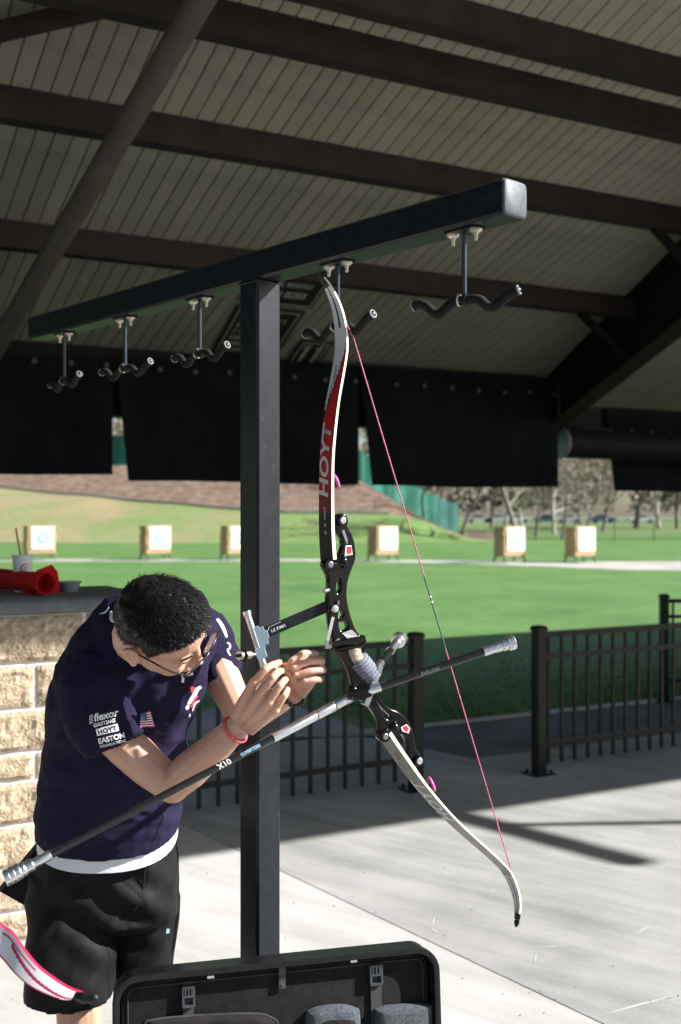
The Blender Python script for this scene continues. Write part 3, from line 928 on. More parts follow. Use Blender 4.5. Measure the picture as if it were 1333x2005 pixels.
# ================================================================ TARGET BUTTS
M['straw_bale'] = mat('straw butt', (0.30, 0.20, 0.09), 0.95, scale=9, col2=(0.50, 0.36, 0.19), bump=0.8, bscale=40, stretch=((1, 1, 5),))
M['paper'] = mat('target paper', (0.80, 0.80, 0.78), 0.7)
M['ring_blue'] = mat('pale blue ring', (0.02, 0.28, 0.46), 0.7)
M['ring_red'] = mat('faded red ring', (0.78, 0.70, 0.66), 0.7)
M['ring_yellow'] = mat('yellow gold ring', (0.74, 0.68, 0.42), 0.7)
M['leg_dark'] = mat('dark metal leg', (0.05, 0.06, 0.055), 0.6)
def butt(x, ybase, D, label, w=1.05, t=0.52, ang=36, h=1.02, seed=0):
    rr = random.Random(seed)
    g = W(x, ybase, D); g.z = 0
    rot = Matrix.Rotation(R(ang + rr.uniform(-2, 2)), 3, 'Z')      # front (-Y local) turned towards the right
    root = thing('target_butt', label, 'target', g, 'straw target butts across the field')
    LP = lambda a, b, c: g + rot @ Vector((a, b, c))
    z0 = 0.24
    rings = []
    NX, NZ = 9, 12
    vs = []; fs = []
    mb = MB()
    for k in range(6):                                # straw layers, each a little uneven
        za, zb = z0 + k * h / 6, z0 + (k + 1) * h / 6 - 0.012
        sx, sy, ox = w + rr.uniform(-.03, .03), t + rr.uniform(-.02, .02), rr.uniform(-.012, .012)
        c = 0.05
        pl = [(-sx / 2 + c, -sy / 2), (sx / 2 - c, -sy / 2), (sx / 2, -sy / 2 + c), (sx / 2, sy / 2 - c), (sx / 2 - c, sy / 2), (-sx / 2 + c, sy / 2), (-sx / 2, sy / 2 - c), (-sx / 2, -sy / 2 + c)]
        mb.prism([(p[0] + ox, p[1]) for p in pl], za, zb, g, rot)
    mb.box(LP(0, 0, z0 + h / 2), (w - 0.08, t - 0.08, h - 0.02), rot)
    mb.build('straw_block', M['straw_bale'], root)
    for sx in (-1, 1):
        for sy in (-1, 1):
            m2 = MB(); m2.bar(LP(sx * (w / 2 - 0.08), sy * (t / 2 - 0.06), z0 + 0.02), LP(sx * (w / 2 - 0.04), sy * (t / 2 + 0.02), 0.0), 0.045, 0.045)
            m2.build('leg', M['leg_dark'], root)
    m2 = MB(); m2.box(LP(0, -t / 2 + 0.03, z0 - 0.02), (w - 0.06, 0.05, 0.04), rot); m2.box(LP(0, t / 2 - 0.03, z0 - 0.02), (w - 0.06, 0.05, 0.04), rot); m2.build('frame', M['leg_dark'], root)
    pw, ph = 0.80, 0.80
    m3 = MB(); NXp = 8
    vs, fs = [], []
    for j in range(NXp + 1):
        for i in range(NXp + 1):
            a, b = i / NXp - 0.5, j / NXp - 0.5
            e = max(abs(a), abs(b)) * 2
            vs.append(LP(0.05 + a * pw, -t / 2 - 0.025 - 0.015 * rr.random() * (e > 0.9), z0 + h / 2 + 0.06 + b * ph))
    for j in range(NXp):
        for i in range(NXp):
            q = j * (NXp + 1) + i; fs.append((q, q + 1, q + NXp + 2, q + NXp + 1))
    face = m3.add(vs, fs).build('target_face', M['paper'], root)
    for r0, r1, mm, off in ((0.20, 0.135, 'ring_blue', 0.030), (0.12, 0.095, 'ring_red', 0.031), (0.075, 0.0, 'ring_yellow', 0.032)):
        vs, fs = [], []
        n = 32
        for k in range(n):
            a = 2 * math.pi * k / n
            for r in (r0, max(r1, 0.001)):
                vs.append(LP(0.05 + r * math.cos(a), -t / 2 - off - 0.012, z0 + h / 2 + 0.06 + r * math.sin(a)))
        fs = [(2 * k, 2 * k + 1, 2 * ((k + 1) % n) + 1, 2 * ((k + 1) % n)) for k in range(n)]
        MB().add(vs, fs).build('ring', M[mm], face)
spec = [(77, 39.5, 'straw target butt behind the paper cup'), (304, 39.5, 'straw target butt above the head of the archer'),
        (461, 39.5, 'straw target butt half hidden by the rack post'), (749, 38.6, 'straw target butt between the riser and the bowstring'),
        (997, 37.3, 'straw target butt to the right of the bowstring, in front of a white tree trunk'),
        (1135, 37.3, 'straw target butt farthest to the right')]
for i, (x, D, lab) in enumerate(spec):
    butt(x, 1097, D, lab, seed=i + 3, ang=36 if i else 30)

# ================================================================ TREES AND PARK BEYOND
M['bark_white'] = mat('pale bark', (0.50, 0.47, 0.43), 0.9, scale=1.2, col2=(0.27, 0.25, 0.22))
M['bark_grey'] = mat('grey bark', (0.22, 0.185, 0.155), 0.9, scale=1.4, col2=(0.13, 0.11, 0.092))
LEAF = {}
for nm, c in (('grey', (0.235, 0.195, 0.15)), ('olive', (0.20, 0.175, 0.085)), ('tan', (0.29, 0.22, 0.13)), ('green', (0.10, 0.13, 0.055)), ('dark', (0.11, 0.105, 0.08))):
    LEAF[nm] = mat('leaves ' + nm, c, 0.8, var=0.45, scale=0.8)
def tree(x, y, D, H, trunk_r, leaf, bark, label, seed, spread=0.45, leaves=1500, first=0.22, lean=0.0, lsz=0.11):
    rr = random.Random(seed)
    base = W(x, y, D); base.z = terr(base.x, base.y) - 0.05
    root = thing('tree', label, 'tree', base, 'park trees beyond the field')
    tips = []
    mb = MB()
    def limb(p, d, L, r, lev):
        n = 4; pts = [p]; rs = [r]
        for k in range(n):
            d = (d + Vector((rr.gauss(0, .16), rr.gauss(0, .16), rr.gauss(0.03, .12)))).normalized()
            p = p + d * (L / n); pts.append(p); rs.append(r * (1 - 0.62 * (k + 1) / n))
        mb.tube(pts, rs, 7 if lev < 1 else (5 if lev < 2 else 3), caps=False)
        if lev >= 3:
            tips.extend(pts[1:]); return
        if lev >= 2: tips.extend(pts[2:])
        kids = (6, 5, 4)[lev]
        for k in range(kids):
            t = (first if lev == 0 else 0.25) + (1 - (first if lev == 0 else 0.25)) * (k + rr.random()) / kids
            i = min(n - 1, int(t * n)); q = pts[i].lerp(pts[i + 1], t * n - i)
            a = rr.uniform(0, 6.28) if lev else 6.28 * k / kids + rr.uniform(-.5, .5)
            side = Vector((math.cos(a), math.sin(a), 0))
            dd = (d * (1 - spread) + side * (spread + rr.uniform(0, .3)) + Vector((0, 0, rr.uniform(-.25, .25)))).normalized()
            limb(q, dd, L * rr.uniform(.42, .66), rs[i] * 0.62, lev + 1)
    limb(base, Vector((lean, 0, 1)).normalized(), H * 0.72, trunk_r, 0)
    mb.build('trunk', bark, root, smooth=80)
    rng = np.random.default_rng(seed)
    T = np.array([tuple(t) for t in tips])
    N = leaves
    c = T[rng.integers(0, len(T), N)] + rng.normal(0, 0.16, (N, 3)) * H * 0.12
    a = rng.normal(0, 1, (N, 3)); a /= np.linalg.norm(a, axis=1)[:, None]
    b = np.cross(a, rng.normal(0, 1, (N, 3))); b /= np.linalg.norm(b, axis=1)[:, None]
    s = lsz * (0.5 + rng.random(N))[:, None]
    v = np.stack([c - a * s, c + b * s * 0.6, c + a * s, c - b * s * 0.6], 1).reshape(-1, 3)
    me = bpy.data.meshes.new('crown')
    me.vertices.add(N * 4); me.vertices.foreach_set('co', v.reshape(-1))
    me.loops.add(N * 4); me.loops.foreach_set('vertex_index', np.arange(N * 4, dtype=np.int32))
    me.polygons.add(N); me.polygons.foreach_set('loop_start', np.arange(0, N * 4, 4, dtype=np.int32)); me.polygons.foreach_set('loop_total', np.full(N, 4, dtype=np.int32))
    me.update(); me.materials.append(LEAF[leaf])
    link('crown', me, root)
    return root
def hy(D): return 1005 + EYE * F / D
bw, bgk = M['bark_white'], M['bark_grey']
TR = [
    (1016, 63.0, 10, 0.30, 'grey', bgk, 'bare grey trunk tree standing nearest the field fence at the right'),
    (829, 78, 8, 0.20, 'olive', bgk, 'thin olive tree growing against the green windscreen'),
    (903, 74, 9, 0.22, 'olive', bgk, 'leaning brown tree at the end of the green windscreen'),
    (985, 92, 11, 0.30, 'grey', bw, 'white barked tree behind the straw butt right of the string'),
    (1024, 96, 11, 0.24, 'grey', bw, 'pale double trunk tree behind the two right butts'),
    (1085, 90, 10, 0.28, 'grey', bw, 'white barked tree between the two right butts'),
    (1048, 80, 9, 0.2, 'grey', bgk, 'slim dark trunked tree between the two right butts'),
    (1138, 110, 11, 0.26, 'grey', bgk, 'grey tree right behind the farthest right butt'),
    (1100, 72, 9, 0.18, 'grey', bgk, 'leaning slim tree just left of the farthest right butt'),
    (1245, 125, 12, 0.55, 'dark', bgk, 'broad dark tree at the right beside the white car'),
    (1290, 118, 12, 0.42, 'tan', bw, 'tan leaved tree with a pale trunk at the right edge'),
    (1326, 120, 12, 0.4, 'tan', bgk, 'tan leaved tree cut by the right edge'),
    (962, 120, 12, 0.3, 'dark', bgk, 'dark tree far behind the straw butt right of the string'),
    (880, 118, 12, 0.3, 'tan', bgk, 'tan tree above the green windscreen end'),
    (845, 130, 13, 0.3, 'grey', bgk, 'grey tree rising above the green windscreen'),
    (1180, 100, 13, 0.30, 'olive', bgk, 'tall olive tree in the opening below the pipe beam'),
    (1150, 140, 15, 0.3, 'grey', bgk, 'tall grey tree far back below the pipe beam'),
]
for i, (x, D, H, r, lf, bk, lab) in enumerate(TR):
    D2 = D if D < 70 else D
    tree(x, hy(D2), D2, H, r * 0.6, lf, bk, lab, 40 + i, leaves=4200 if i not in (0, 1, 2) else 2600, first=0.24 if i else 0.3, lean=0.35 if i == 2 else (0.25 if i == 8 else 0.0), lsz=0.10 * D2 / 90)
# trees on the bank behind the windscreen, seen in the slits between the curtains
tree(232, 880, 100, 11, 0.3, 'olive', bgk, 'olive tree behind the bank in the left curtain slit', 71, leaves=2200)
tree(190, 880, 108, 11, 0.3, 'grey', bgk, 'grey tree behind the bank left of the left curtain slit', 74, leaves=2200)
tree(718, 930, 112, 16, 0.3, 'grey', bgk, 'grey tree in the curtain slit beside the bow limb', 72, leaves=2400)
tree(760, 930, 120, 14, 0.3, 'tan', bgk, 'tan tree beyond the bank behind the bowstring', 73, leaves=2400)
# far wood closing the view: many small trees reading as one mass
def wood():
    rng = np.random.default_rng(9)
    N = 30000
    x = rng.uniform(-110, 190, N); k = np.floor(x / 5.3); jit = np.sin(k * 12.9898) * 43758.5453; jit -= np.floor(jit)
    y = 235 + jit * 22 + rng.normal(0, 1.4, N)
    top = 13 + 8 * jit
    z = 2.2 + rng.random(N) ** 0.8 * top
    c = np.stack([x, y, z], 1)
    a = rng.normal(0, 1, (N, 3)); a /= np.linalg.norm(a, axis=1)[:, None]
    b = np.cross(a, rng.normal(0, 1, (N, 3))); b /= np.linalg.norm(b, axis=1)[:, None]
    s = 0.55 * (0.5 + rng.random(N))[:, None]
    v = np.stack([c - a * s, c + b * s * 0.7, c + a * s, c - b * s * 0.7], 1).reshape(-1)
    me = bpy.data.meshes.new('far_wood')
    me.vertices.add(N * 4); me.vertices.foreach_set('co', v)
    me.loops.add(N * 4); me.loops.foreach_set('vertex_index', np.arange(N * 4, dtype=np.int32))
    me.polygons.add(N); me.polygons.foreach_set('loop_start', np.arange(0, N * 4, 4, dtype=np.int32)); me.polygons.foreach_set('loop_total', np.full(N, 4, dtype=np.int32))
    mi = (np.floor(jit * 997) % 4).astype(np.int32)
    for q in ('dark', 'green', 'grey', 'tan'): me.materials.append(LEAF[q])
    me.polygons.foreach_set('material_index', mi)
    me.update()
    o = link('far_wood', me); o['kind'] = 'stuff'
wood()
# low dark fence along the far side of the field
M['mesh_fence'] = mat('dark wire fence', (0.035, 0.05, 0.04), 0.6)
ff = thing('wire_fence', 'low dark wire fence along the far side of the field', 'fence', (25, 66, 0))
xs = [9.5 + 2.4 * i for i in range(18)]
for x in xs:
    MB().tube([(x, 66, -0.05), (x, 66, 1.25)], 0.028, 6).build('post', M['mesh_fence'], ff)
for z in (0.12, 1.2):
    MB().tube([(xs[0], 66, z), (xs[-1], 66, z)], 0.018, 6).build('rail', M['mesh_fence'], ff)
mb = MB()
for i in range(210):
    x = xs[0] + (xs[-1] - xs[0]) * i / 210
    mb.box((x, 66.01, 0.66), (0.008, 0.008, 1.08))
for z in [0.2 + 0.1 * k for k in range(10)]:
    mb.box(((xs[0] + xs[-1]) / 2, 66.0, z), (xs[-1] - xs[0], 0.008, 0.008))
o = mb.build('wire_mesh', M['mesh_fence'], ff); o['kind'] = 'stuff'

# parked cars far away on the road
M['car_glass'] = mat('car glass', (0.02, 0.03, 0.035), 0.1)
M['tyre'] = mat('tyre', (0.02, 0.02, 0.02), 0.8)
def car(x, D, col, label, length=4.4, seed=0):
    g = W(x, hy(D), D); g.z = 0
    root = thing('parked_car', label, 'car', g, 'cars parked across the park')
    paint = mat('car paint', col, 0.3, coat=0.5)
    prof = [(-2.2, 0.35), (2.2, 0.35), (2.22, 0.7), (2.0, 0.88), (1.15, 0.98), (0.55, 1.42), (-0.9, 1.45), (-1.7, 1.0), (-2.15, 0.92), (-2.25, 0.6)]
    rm = Matrix(((1, 0, 0), (0, 0, -1), (0, 1, 0)))
    mb = MB(); k = length / 4.4
    mb.prism([(a * k, b) for a, b in prof], -0.85, 0.85, g, rm); mb.build('body', paint, root)
    mb = MB(); win = [(-1.45, 1.02), (0.95, 1.02), (0.45, 1.36), (-0.85, 1.38)]
    mb.prism([(a * k, b) for a, b in win], -0.86, 0.86, g, rm); mb.build('window', M['car_glass'], root)
    for sx in (-1.35, 1.35):
        for sy in (-0.8, 0.8):
            c = g + Vector((sx * k, sy, 0.33))
            w = MB().lathe([(0, -0.1), (0.33, -0.1), (0.33, 0.1), (0, 0.1)], c, (0, 1, 0), 14).build('wheel', M['tyre'], root)
for x, D, col, lab in ((937, 190, (0.6, 0.6, 0.6), 'pale car at the end of the windscreen, small in the distance'),
                       (975, 190, (0.7, 0.71, 0.72), 'white car behind the straw butt right of the string'),
                       (1012, 193, (0.75, 0.75, 0.75), 'white car seen between the pale trunks'),
                       (1070, 192, (0.05, 0.12, 0.22), 'dark blue car between the two right butts'),
                       (1112, 190, (0.6, 0.6, 0.6), 'pale car just left of the farthest right butt'),
                       (1180, 192, (0.05, 0.14, 0.25), 'blue car right of the grey trunk'),
                       (1256, 188, (0.8, 0.8, 0.8), 'bright white car near the right edge')):
    car(x, D, col, lab)
# ================================================================ BOW RACK
T3 = 0.0762
nearT, farT = W(1005.5, 390, 2.25), W(75, 645, 3.844)     # beam axis ends (middle of the section)
nearT.z = farT.z = (nearT.z + farT.z) / 2
bd = (nearT - farT).normalized()                            # towards the near end
bs = Vector((-bd.y, bd.x, 0))                               # sideways
brot = Matrix((bs, Vector((0, 0, 1)), bd)).transposed()     # local z along the beam
rack = thing('bow_rack', 'black square tube bow rack with a post and a long hanging beam', 'bow rack', W(509, 1005, 2.99) - Vector((0, 0, EYE)))
L = (nearT - farT).length
mb = MB(); mb.bbox((nearT + farT) / 2, (T3, T3, L), brot, 0.006); mb.build('beam', M['black_paint'], rack)
M['end_cap'] = mat('sunlit black end cap', (0.075, 0.085, 0.10), 0.5, var=0.25, scale=60, bump=0.1, bscale=300, spec=0.3)  # black paint made paler: sun and sky sheen put into the colour
for e, sgn in ((nearT, 1), (farT, -1)):
    mb = MB(); rings = []
    for z, k in ((0, 1.0), (0.002, 1.0), (0.0045, 0.96), (0.006, 0.9)):
        rr = []
        for i in range(24):
            a = 2 * math.pi * i / 24
            q = Vector((math.copysign(abs(math.cos(a)) ** 0.28, math.cos(a)), math.copysign(abs(math.sin(a)) ** 0.28, math.sin(a)))) * (T3 / 2 * k * 1.0)
            rr.append(e + brot @ Vector((q.x, q.y, sgn * (z + 0.0005))))
        rings.append(rr)
    mb.loft(rings); mb.build('end_cap', M['end_cap'], rack, smooth=50)
pp = W(509, 1005, 2.99); pz = nearT.z - T3 / 2
tt = (Vector((pp.x, pp.y, 0)) - Vector((farT.x, farT.y, 0))).dot(Vector((bd.x, bd.y, 0)))
k = (509 - 666.5) / F; tt = (k * farT.y - farT.x) / (bd.x - k * bd.y); pp = farT + bd * tt; pp.z = 0      # exactly under the beam
prot = Matrix((bs, bd, Vector((0, 0, 1)))).transposed()
mb = MB(); mb.bbox(Vector((pp.x, pp.y, pz / 2)), (T3 * 1.06, T3 * 1.06, pz - 0.004), prot, 0.007); mb.build('post', M['black_paint'], rack)
# weld bead and base plate
mb = MB(); mb.tube([Vector((pp.x, pp.y, pz - 0.004)) + prot @ Vector((x * T3 / 2, y * T3 / 2, 0)) for x, y in ((-1, -1), (1, -1), (1, 1), (-1, 1), (-1, -1))], 0.005, 6)
mb.build('weld', M['black_paint'], rack, smooth=60)
mb = MB(); mb.box(Vector((pp.x, pp.y, 0.006)), (0.24, 0.24, 0.012), prot)
for x in (-.09, .09):
    for y in (-.09, .09):
        mb.lathe([(0.012, 0), (0.012, 0.012), (0.005, 0.018)], Vector((pp.x, pp.y, 0.012)) + prot @ Vector((x, y, 0)), (0, 0, 1), 6)
mb.build('base_plate', M['black_paint'], rack)
M['rod'] = mat('blue black rod', (0.018, 0.026, 0.045), 0.3, spec=0.7)
def beam_at(x):
    """Point of the beam axis that shows at photograph column x."""
    k = (x - 666.5) / F
    t = (k * farT.y - farT.x) / (bd.x - k * bd.y)
    return farT + bd * t
def hanger(x, rod, twist, tilt):
    c = beam_at(x); c = Vector((c.x, c.y, pz))
    mb = MB(); mb.bbox(c - Vector((0, 0, 0.0025)), (0.046, 0.092, 0.004), prot, 0.008)
    hg = mb.build('hanger_plate', M['black_paint'], rack)
    for s in (-1, 1):
        q = c + bd * s * 0.033 - Vector((0, 0, 0.0045))
        MB().lathe([(0.0, 0.0), (0.015, 0.0), (0.014, -0.004), (0.006, -0.0085), (0.0055, -0.012), (0.0042, -0.013), (0.0042, -0.022), (0.003, -0.024), (0, -0.024)], q, (0, 0, 1), 14).build('bolt', M['zinc'], hg, smooth=40)
    bot = c - Vector((0, 0, rod))
    MB().tube([c - Vector((0, 0, 0.003)), bot], 0.0056, 10).build('rod', M['rod'], hg, smooth=60)
    d = Matrix.Rotation(twist, 3, 'Z') @ bd
    prof = [(-0.122, 0.006), (-0.104, 0.012), (-0.088, 0.004), (-0.068, -0.018), (-0.055, -0.020), (-0.036, 0.000), (-0.018, 0.010), (0, 0.010),
            (0.018, 0.012), (0.036, 0.008), (0.052, -0.010), (0.066, -0.014), (0.080, -0.004), (0.102, 0.016), (0.122, 0.026)]
    base = bot - Vector((0, 0, 0.006))
    pts = catmull([base + d * a + Vector((0, 0, b * 0.8 + tilt * a)) for a, b in prof], 4)
    MB().tube(pts, 0.0105, 14).build('foam_arm', M['foam'], hg, smooth=60)
    for s, i in ((1, -1), (-1, 0)):
        e = pts[i]; dd = (pts[i] - pts[i - s]).normalized() if s == 1 else (pts[0] - pts[1]).normalized()
        MB().lathe([(0.0110, -0.003), (0.0110, 0.0006), (0.0106, 0.0012), (0.008, 0.0015), (0.008, -0.003)], e, dd, 18).build('foam_end', M['foam_end'], hg, smooth=40)
        MB().ball(e + dd * 0.0008, 0.0072, 12, sc=(1, 1, 0.5), rot=frame(dd)).build('arm_end', M['rod'], hg, smooth=60)
    for s in (-0.012, 0.004):
        MB().tube([base + d * (s - 0.002) + Vector((0, 0, 0.010)), base + d * (s + 0.002) + Vector((0, 0, 0.010))], 0.0143, 12).build('collar', M['black_paint' if s > 0 else 'zinc'], hg, smooth=40)
    return base, d
hanger(909, 0.155, R(22), 0.0)
h2 = hanger(661, 0.158, R(2), 0.02)
hanger(391, 0.160, R(4), 0.0)
hanger(245, 0.162, R(8), 0.0)
hanger(126, 0.165, R(-4), 0.0)

# ================================================================ RECURVE BOW HANGING ON THE SECOND HANGER
M['riser'] = mat('black anodised riser', (0.0035, 0.003, 0.004), 0.16, 0.0, spec=0.32)
M['riser_edge'] = mat('bronze riser edge', (0.35, 0.25, 0.17), 0.35, 0.8)
M['limb_red'] = mat('red limb print', (0.38, 0.015, 0.020), 0.4, spec=0.25)
M['limb_maroon'] = mat('maroon limb print', (0.16, 0.022, 0.02), 0.4, spec=0.25)
M['limb_black'] = mat('black limb print', (0.010, 0.013, 0.012), 0.4, spec=0.3)
M['limb_grey'] = mat('silver white limb print', (0.50, 0.52, 0.56), 0.32, coat=0.5)
M['limb_core'] = mat('cream limb edge', (0.80, 0.74, 0.60), 0.45)
M['limb_wood'] = mat('pale limb belly', (0.15, 0.145, 0.13), 0.4, scale=14, col2=(0.27, 0.26, 0.235), coat=0.2, stretch=((1, 1, 1),))
M['string'] = mat('pink bow string', (0.56, 0.12, 0.20), 0.6, var=0.5, scale=300)
M['serving'] = mat('dark serving', (0.06, 0.09, 0.10), 0.6)
M['pink'] = mat('pink rubber', (0.60, 0.09, 0.30), 0.5)
M['carbon'] = mat('carbon tube', (0.008, 0.008, 0.009), 0.25, coat=0.25, spec=0.4)
M['skin_wrap'] = mat('grey grip wrap', (0.20, 0.205, 0.26), 0.85, var=0.25, scale=90, bump=0.4, bscale=300)
M['wood_grip'] = mat('laminated grip', (0.25, 0.17, 0.11), 0.4, scale=10, col2=(0.55, 0.44, 0.33), stretch=((6, 6, 40), (0.4, 0.5, 0)), coat=0.4)
M['red_print2'] = mat('red sticker', (0.45, 0.02, 0.04), 0.4)
M['gun'] = mat('gunmetal', (0.30, 0.31, 0.33), 0.3, 0.9)
Fwd = (W(22, 1714, 2.20) - W(700, 1358, 2.565)).normalized()  # direction of the long stabiliser
Baxis = (W(628, 535, 2.60) - W(1010, 1812, 2.72)).normalized()
Side = Fwd.cross(Baxis).normalized()                          # across the bow
SideL = Matrix.Rotation(R(13), 3, Baxis) @ Side                # the limbs sit slightly turned on the riser
if abs(SideL.x) < abs(Side.x): SideL = Matrix.Rotation(R(-13), 3, Baxis) @ Side
BO = W(700, 1250, 2.56)                                       # the limbs, riser and string share one plane
_eye = Vector((0, 0, EYE))
def CP(x, y, k=0.0):
    """Point of the bow's plane, lifted k towards the viewer's side, that shows at (x, y)."""
    n = Side if Side.y < 0 else -Side
    r = W(x, y, 1.0) - _eye
    return _eye + r * ((BO + n * k - _eye).dot(n) / r.dot(n))
def BP(x, y, dd=0.0):
    p = CP(x, y); return W(x, y, p.y + dd)
bow = thing('recurve_bow', 'black and red recurve bow hanging upright from the rack with a pink string', 'bow', BP(720, 1340))
def limb(name, left, right, thick, back, belly, edge, wd):
    """left/right: matching lists of the two long borders of the printed face, as photographed; the face has real width along wd."""
    Lp, Rp = catmull([BP(*p) for p in left], 6), catmull([BP(*p) for p in right], 6)
    return Lp, Rp
def limb_mesh(name, centre, width, thick, n=10, parent=None):
    """A flat curved limb: centre line (photo points), width and thickness lists."""
    c = catmull([BP(*p) for p in centre], n); w = interp(width, n); t = interp(thick, n)
    A, B, Cc, Dd = [], [], [], []
    fr = []
    for i, p in enumerate(c):
        d = (c[min(i + 1, len(c) - 1)] - c[max(i - 1, 0)]).normalized()
        s = (SideL - d * SideL.dot(d)).normalized(); nrm = s.cross(d)
        if nrm.dot(Fwd) < 0: nrm = -nrm
        fr.append((p, s, nrm, w[i], t[i]))
    return fr
def limb_solid(fr, mats, splits, name, parent, side_m, belly_m):
    """splits(i, k) gives the material of the printed cell at station i, strip k (0 camera side .. K-1 far side)."""
    K = 12
    vs, fs, ms = [], [], []
    for p, s, nrm, w, t in fr:
        row = [p + s * (w * (0.5 - k / K)) + nrm * (t / 2) for k in range(K + 1)]
        row += [p + s * (w * (k / K - 0.5)) - nrm * (t / 2) for k in range(K + 1)]
        vs += row
    m = 2 * K + 2
    for i in range(len(fr) - 1):
        for k in range(m):
            j = (k + 1) % m
            fs.append((i * m + k, i * m + j, (i + 1) * m + j, (i + 1) * m + k))
            ms.append(splits(i, k) if k < K else (side_m if k in (K, m - 1) else belly_m))
    fs.append(tuple(range(m - 1, -1, -1))); ms.append(side_m)
    fs.append(tuple(range((len(fr) - 1) * m, len(fr) * m))); ms.append(side_m)
    mb = MB(); mb.v = [tuple(v) for v in vs]; mb.f = fs; mb.m = ms
    return mb.build(name, mats, parent, smooth=35)
# upper limb: centre of the strip between its two visible borders
upc = [(631, 545), (642, 562), (655, 590), (664, 622), (668, 655), (668, 690), (660, 740), (651, 790), (644, 850), (640, 900), (639, 950), (639, 1000), (640, 1050), (643, 1096)]
upw = [0.016, 0.022, 0.030, 0.038, 0.044, 0.047, 0.048, 0.049, 0.049, 0.049, 0.049, 0.049, 0.049, 0.049]
upt = [0.005, 0.005, 0.005, 0.005, 0.005, 0.0055, 0.006, 0.006, 0.0065, 0.007, 0.0075, 0.008, 0.009, 0.010]
NN = 10
fr = limb_mesh('u', upc, upw, upt, NN)
tot = len(fr)
def upmat(i, k):
    y = interp([p[1] for p in upc], NN)[i]
    s = k / 11.0
    if y < 562: return 2
    if y < 640: return 0 if s < 0.45 else (2 if s < 0.55 else (0 if s > 0.62 else 1))
    if y > 1000: return 2
    if y > 968: return 3
    b = (808 - y) / (808 - 680)              # silver wedge narrows downwards
    if s < b - 0.05: return 0
    if s < b + 0.02: return 2
    return 1
upper = limb_solid(fr, [M['limb_grey'], M['limb_red'], M['limb_black'], M['limb_maroon'], M['limb_core'], M['limb_wood']], upmat, 'upper_limb', bow, 4, 5)
def print_on_limb(fr, parent, body, size, i_mid, across=0.0, m=M['white'], offset=0.0, shear=0.0, spacing=1.0, name='lettering', flip=1, off=0.0008, xs=1.0):
    """Text that runs along the limb, following its curve."""
    me = text_mesh(body, size, offset, shear, spacing)
    arc = [0]
    for a, b in zip(fr, fr[1:]): arc.append(arc[-1] + (b[0] - a[0]).length)
    for v in me.vertices:
        s = arc[i_mid] - v.co.x * flip * xs; q = 0
        while q < len(arc) - 2 and arc[q + 1] < s: q += 1
        f = (s - arc[q]) / max(1e-6, arc[q + 1] - arc[q])
        p = fr[q][0].lerp(fr[q + 1][0], f); sv = fr[q][1]; nv = fr[q][2]; t = fr[q][4]
        v.co = p + sv * ((across + v.co.y * flip)) + nv * (t / 2 + off)
    me.materials.append(m)
    return link(name, me, parent)
def idx(pts, y): 
    ys = interp([p[1] for p in pts], NN); return min(range(len(ys)), key=lambda i: abs(ys[i] - y))
ht = print_on_limb(fr, upper, 'HOYT', 0.047, idx(upc, 904), 0.003, M['limb_grey'], 0.0014, 0.22, 1.0, xs=1.34)
print_on_limb(fr, upper, 'FORMULA', 0.010, idx(upc, 775), 0.012, M['limb_black'], 0.0, 0.2, 1.0)
print_on_limb(fr, upper, 'CARBON', 0.012, idx(upc, 735), 0.006, M['limb_black'], 0.0, 0.2)
print_on_limb(fr, upper, 'HOYT', 0.011, idx(upc, 1003), 0.0, M['limb_grey'], 0.0002, 0.0)
print_on_limb(fr, upper, 'o  o', 0.016, idx(upc, 1036), 0.0, M['limb_grey'], 0.0002, 0.0)
# black tip nock
mb = MB(); tp = catmull([BP(623, 531), BP(631, 545), BP(638, 556)], 4)
mb.tube(tp, [0.004, 0.0055, 0.007, 0.0075, 0.0078, 0.0082, 0.0088, 0.009, 0.0095], 10, flat=0.55, up=Side)
mb.build('limb_tip', M['limb_black'], upper, smooth=50)
# lower limb
loc_ = [(752, 1436), (772, 1466), (800, 1506), (826, 1541), (862, 1583), (900, 1621), (938, 1655), (968, 1682), (990, 1705), (1005, 1735), (1013, 1765), (1013, 1790), (1012, 1800)]
low = [0.046, 0.047, 0.047, 0.046, 0.044, 0.040, 0.038, 0.036, 0.033, 0.028, 0.022, 0.016, 0.013]
lot = [0.010, 0.009, 0.008, 0.006, 0.005, 0.0045, 0.0042, 0.0042, 0.0042, 0.0045, 0.006, 0.006, 0.006]
fl_ = limb_mesh('l', loc_, low, lot, NN)
def lomat(i, k):
    y = interp([p[1] for p in loc_], NN)[i]; s = k / 11
    if y > 1792: return 2
    if y > 1712: return 0 if s < 0.5 else (2 if s < 0.62 else 0)
    if y < 1455: return 5
    return 5
lower = limb_solid(fl_, [M['limb_grey'], M['limb_red'], M['limb_black'], M['limb_maroon'], M['limb_core'], M['limb_wood']], lomat, 'lower_limb', bow, 4, 5)
print_on_limb(fl_, lower, 'HOYT', 0.050, idx(loc_, 1571), 0.0, M['limb_grey'], 0.001, 0.25, 1.02)
print_on_limb(fl_, lower, 'o o', 0.016, idx(loc_, 1480), 0.0, M['limb_black'], 0.0002, 0.0)
mb = MB(); tp = catmull([BP(1013, 1788), BP(1013, 1800), BP(1011, 1808), BP(1010, 1815)], 4)
mb.tube(tp, [0.0105, 0.0105, 0.010, 0.009, 0.0075, 0.0075, 0.0085, 0.009, 0.0085, 0.0075, 0.006, 0.0045, 0.003], 10, flat=0.6, up=Side); mb.build('limb_tip', M['limb_black'], lower, smooth=50)
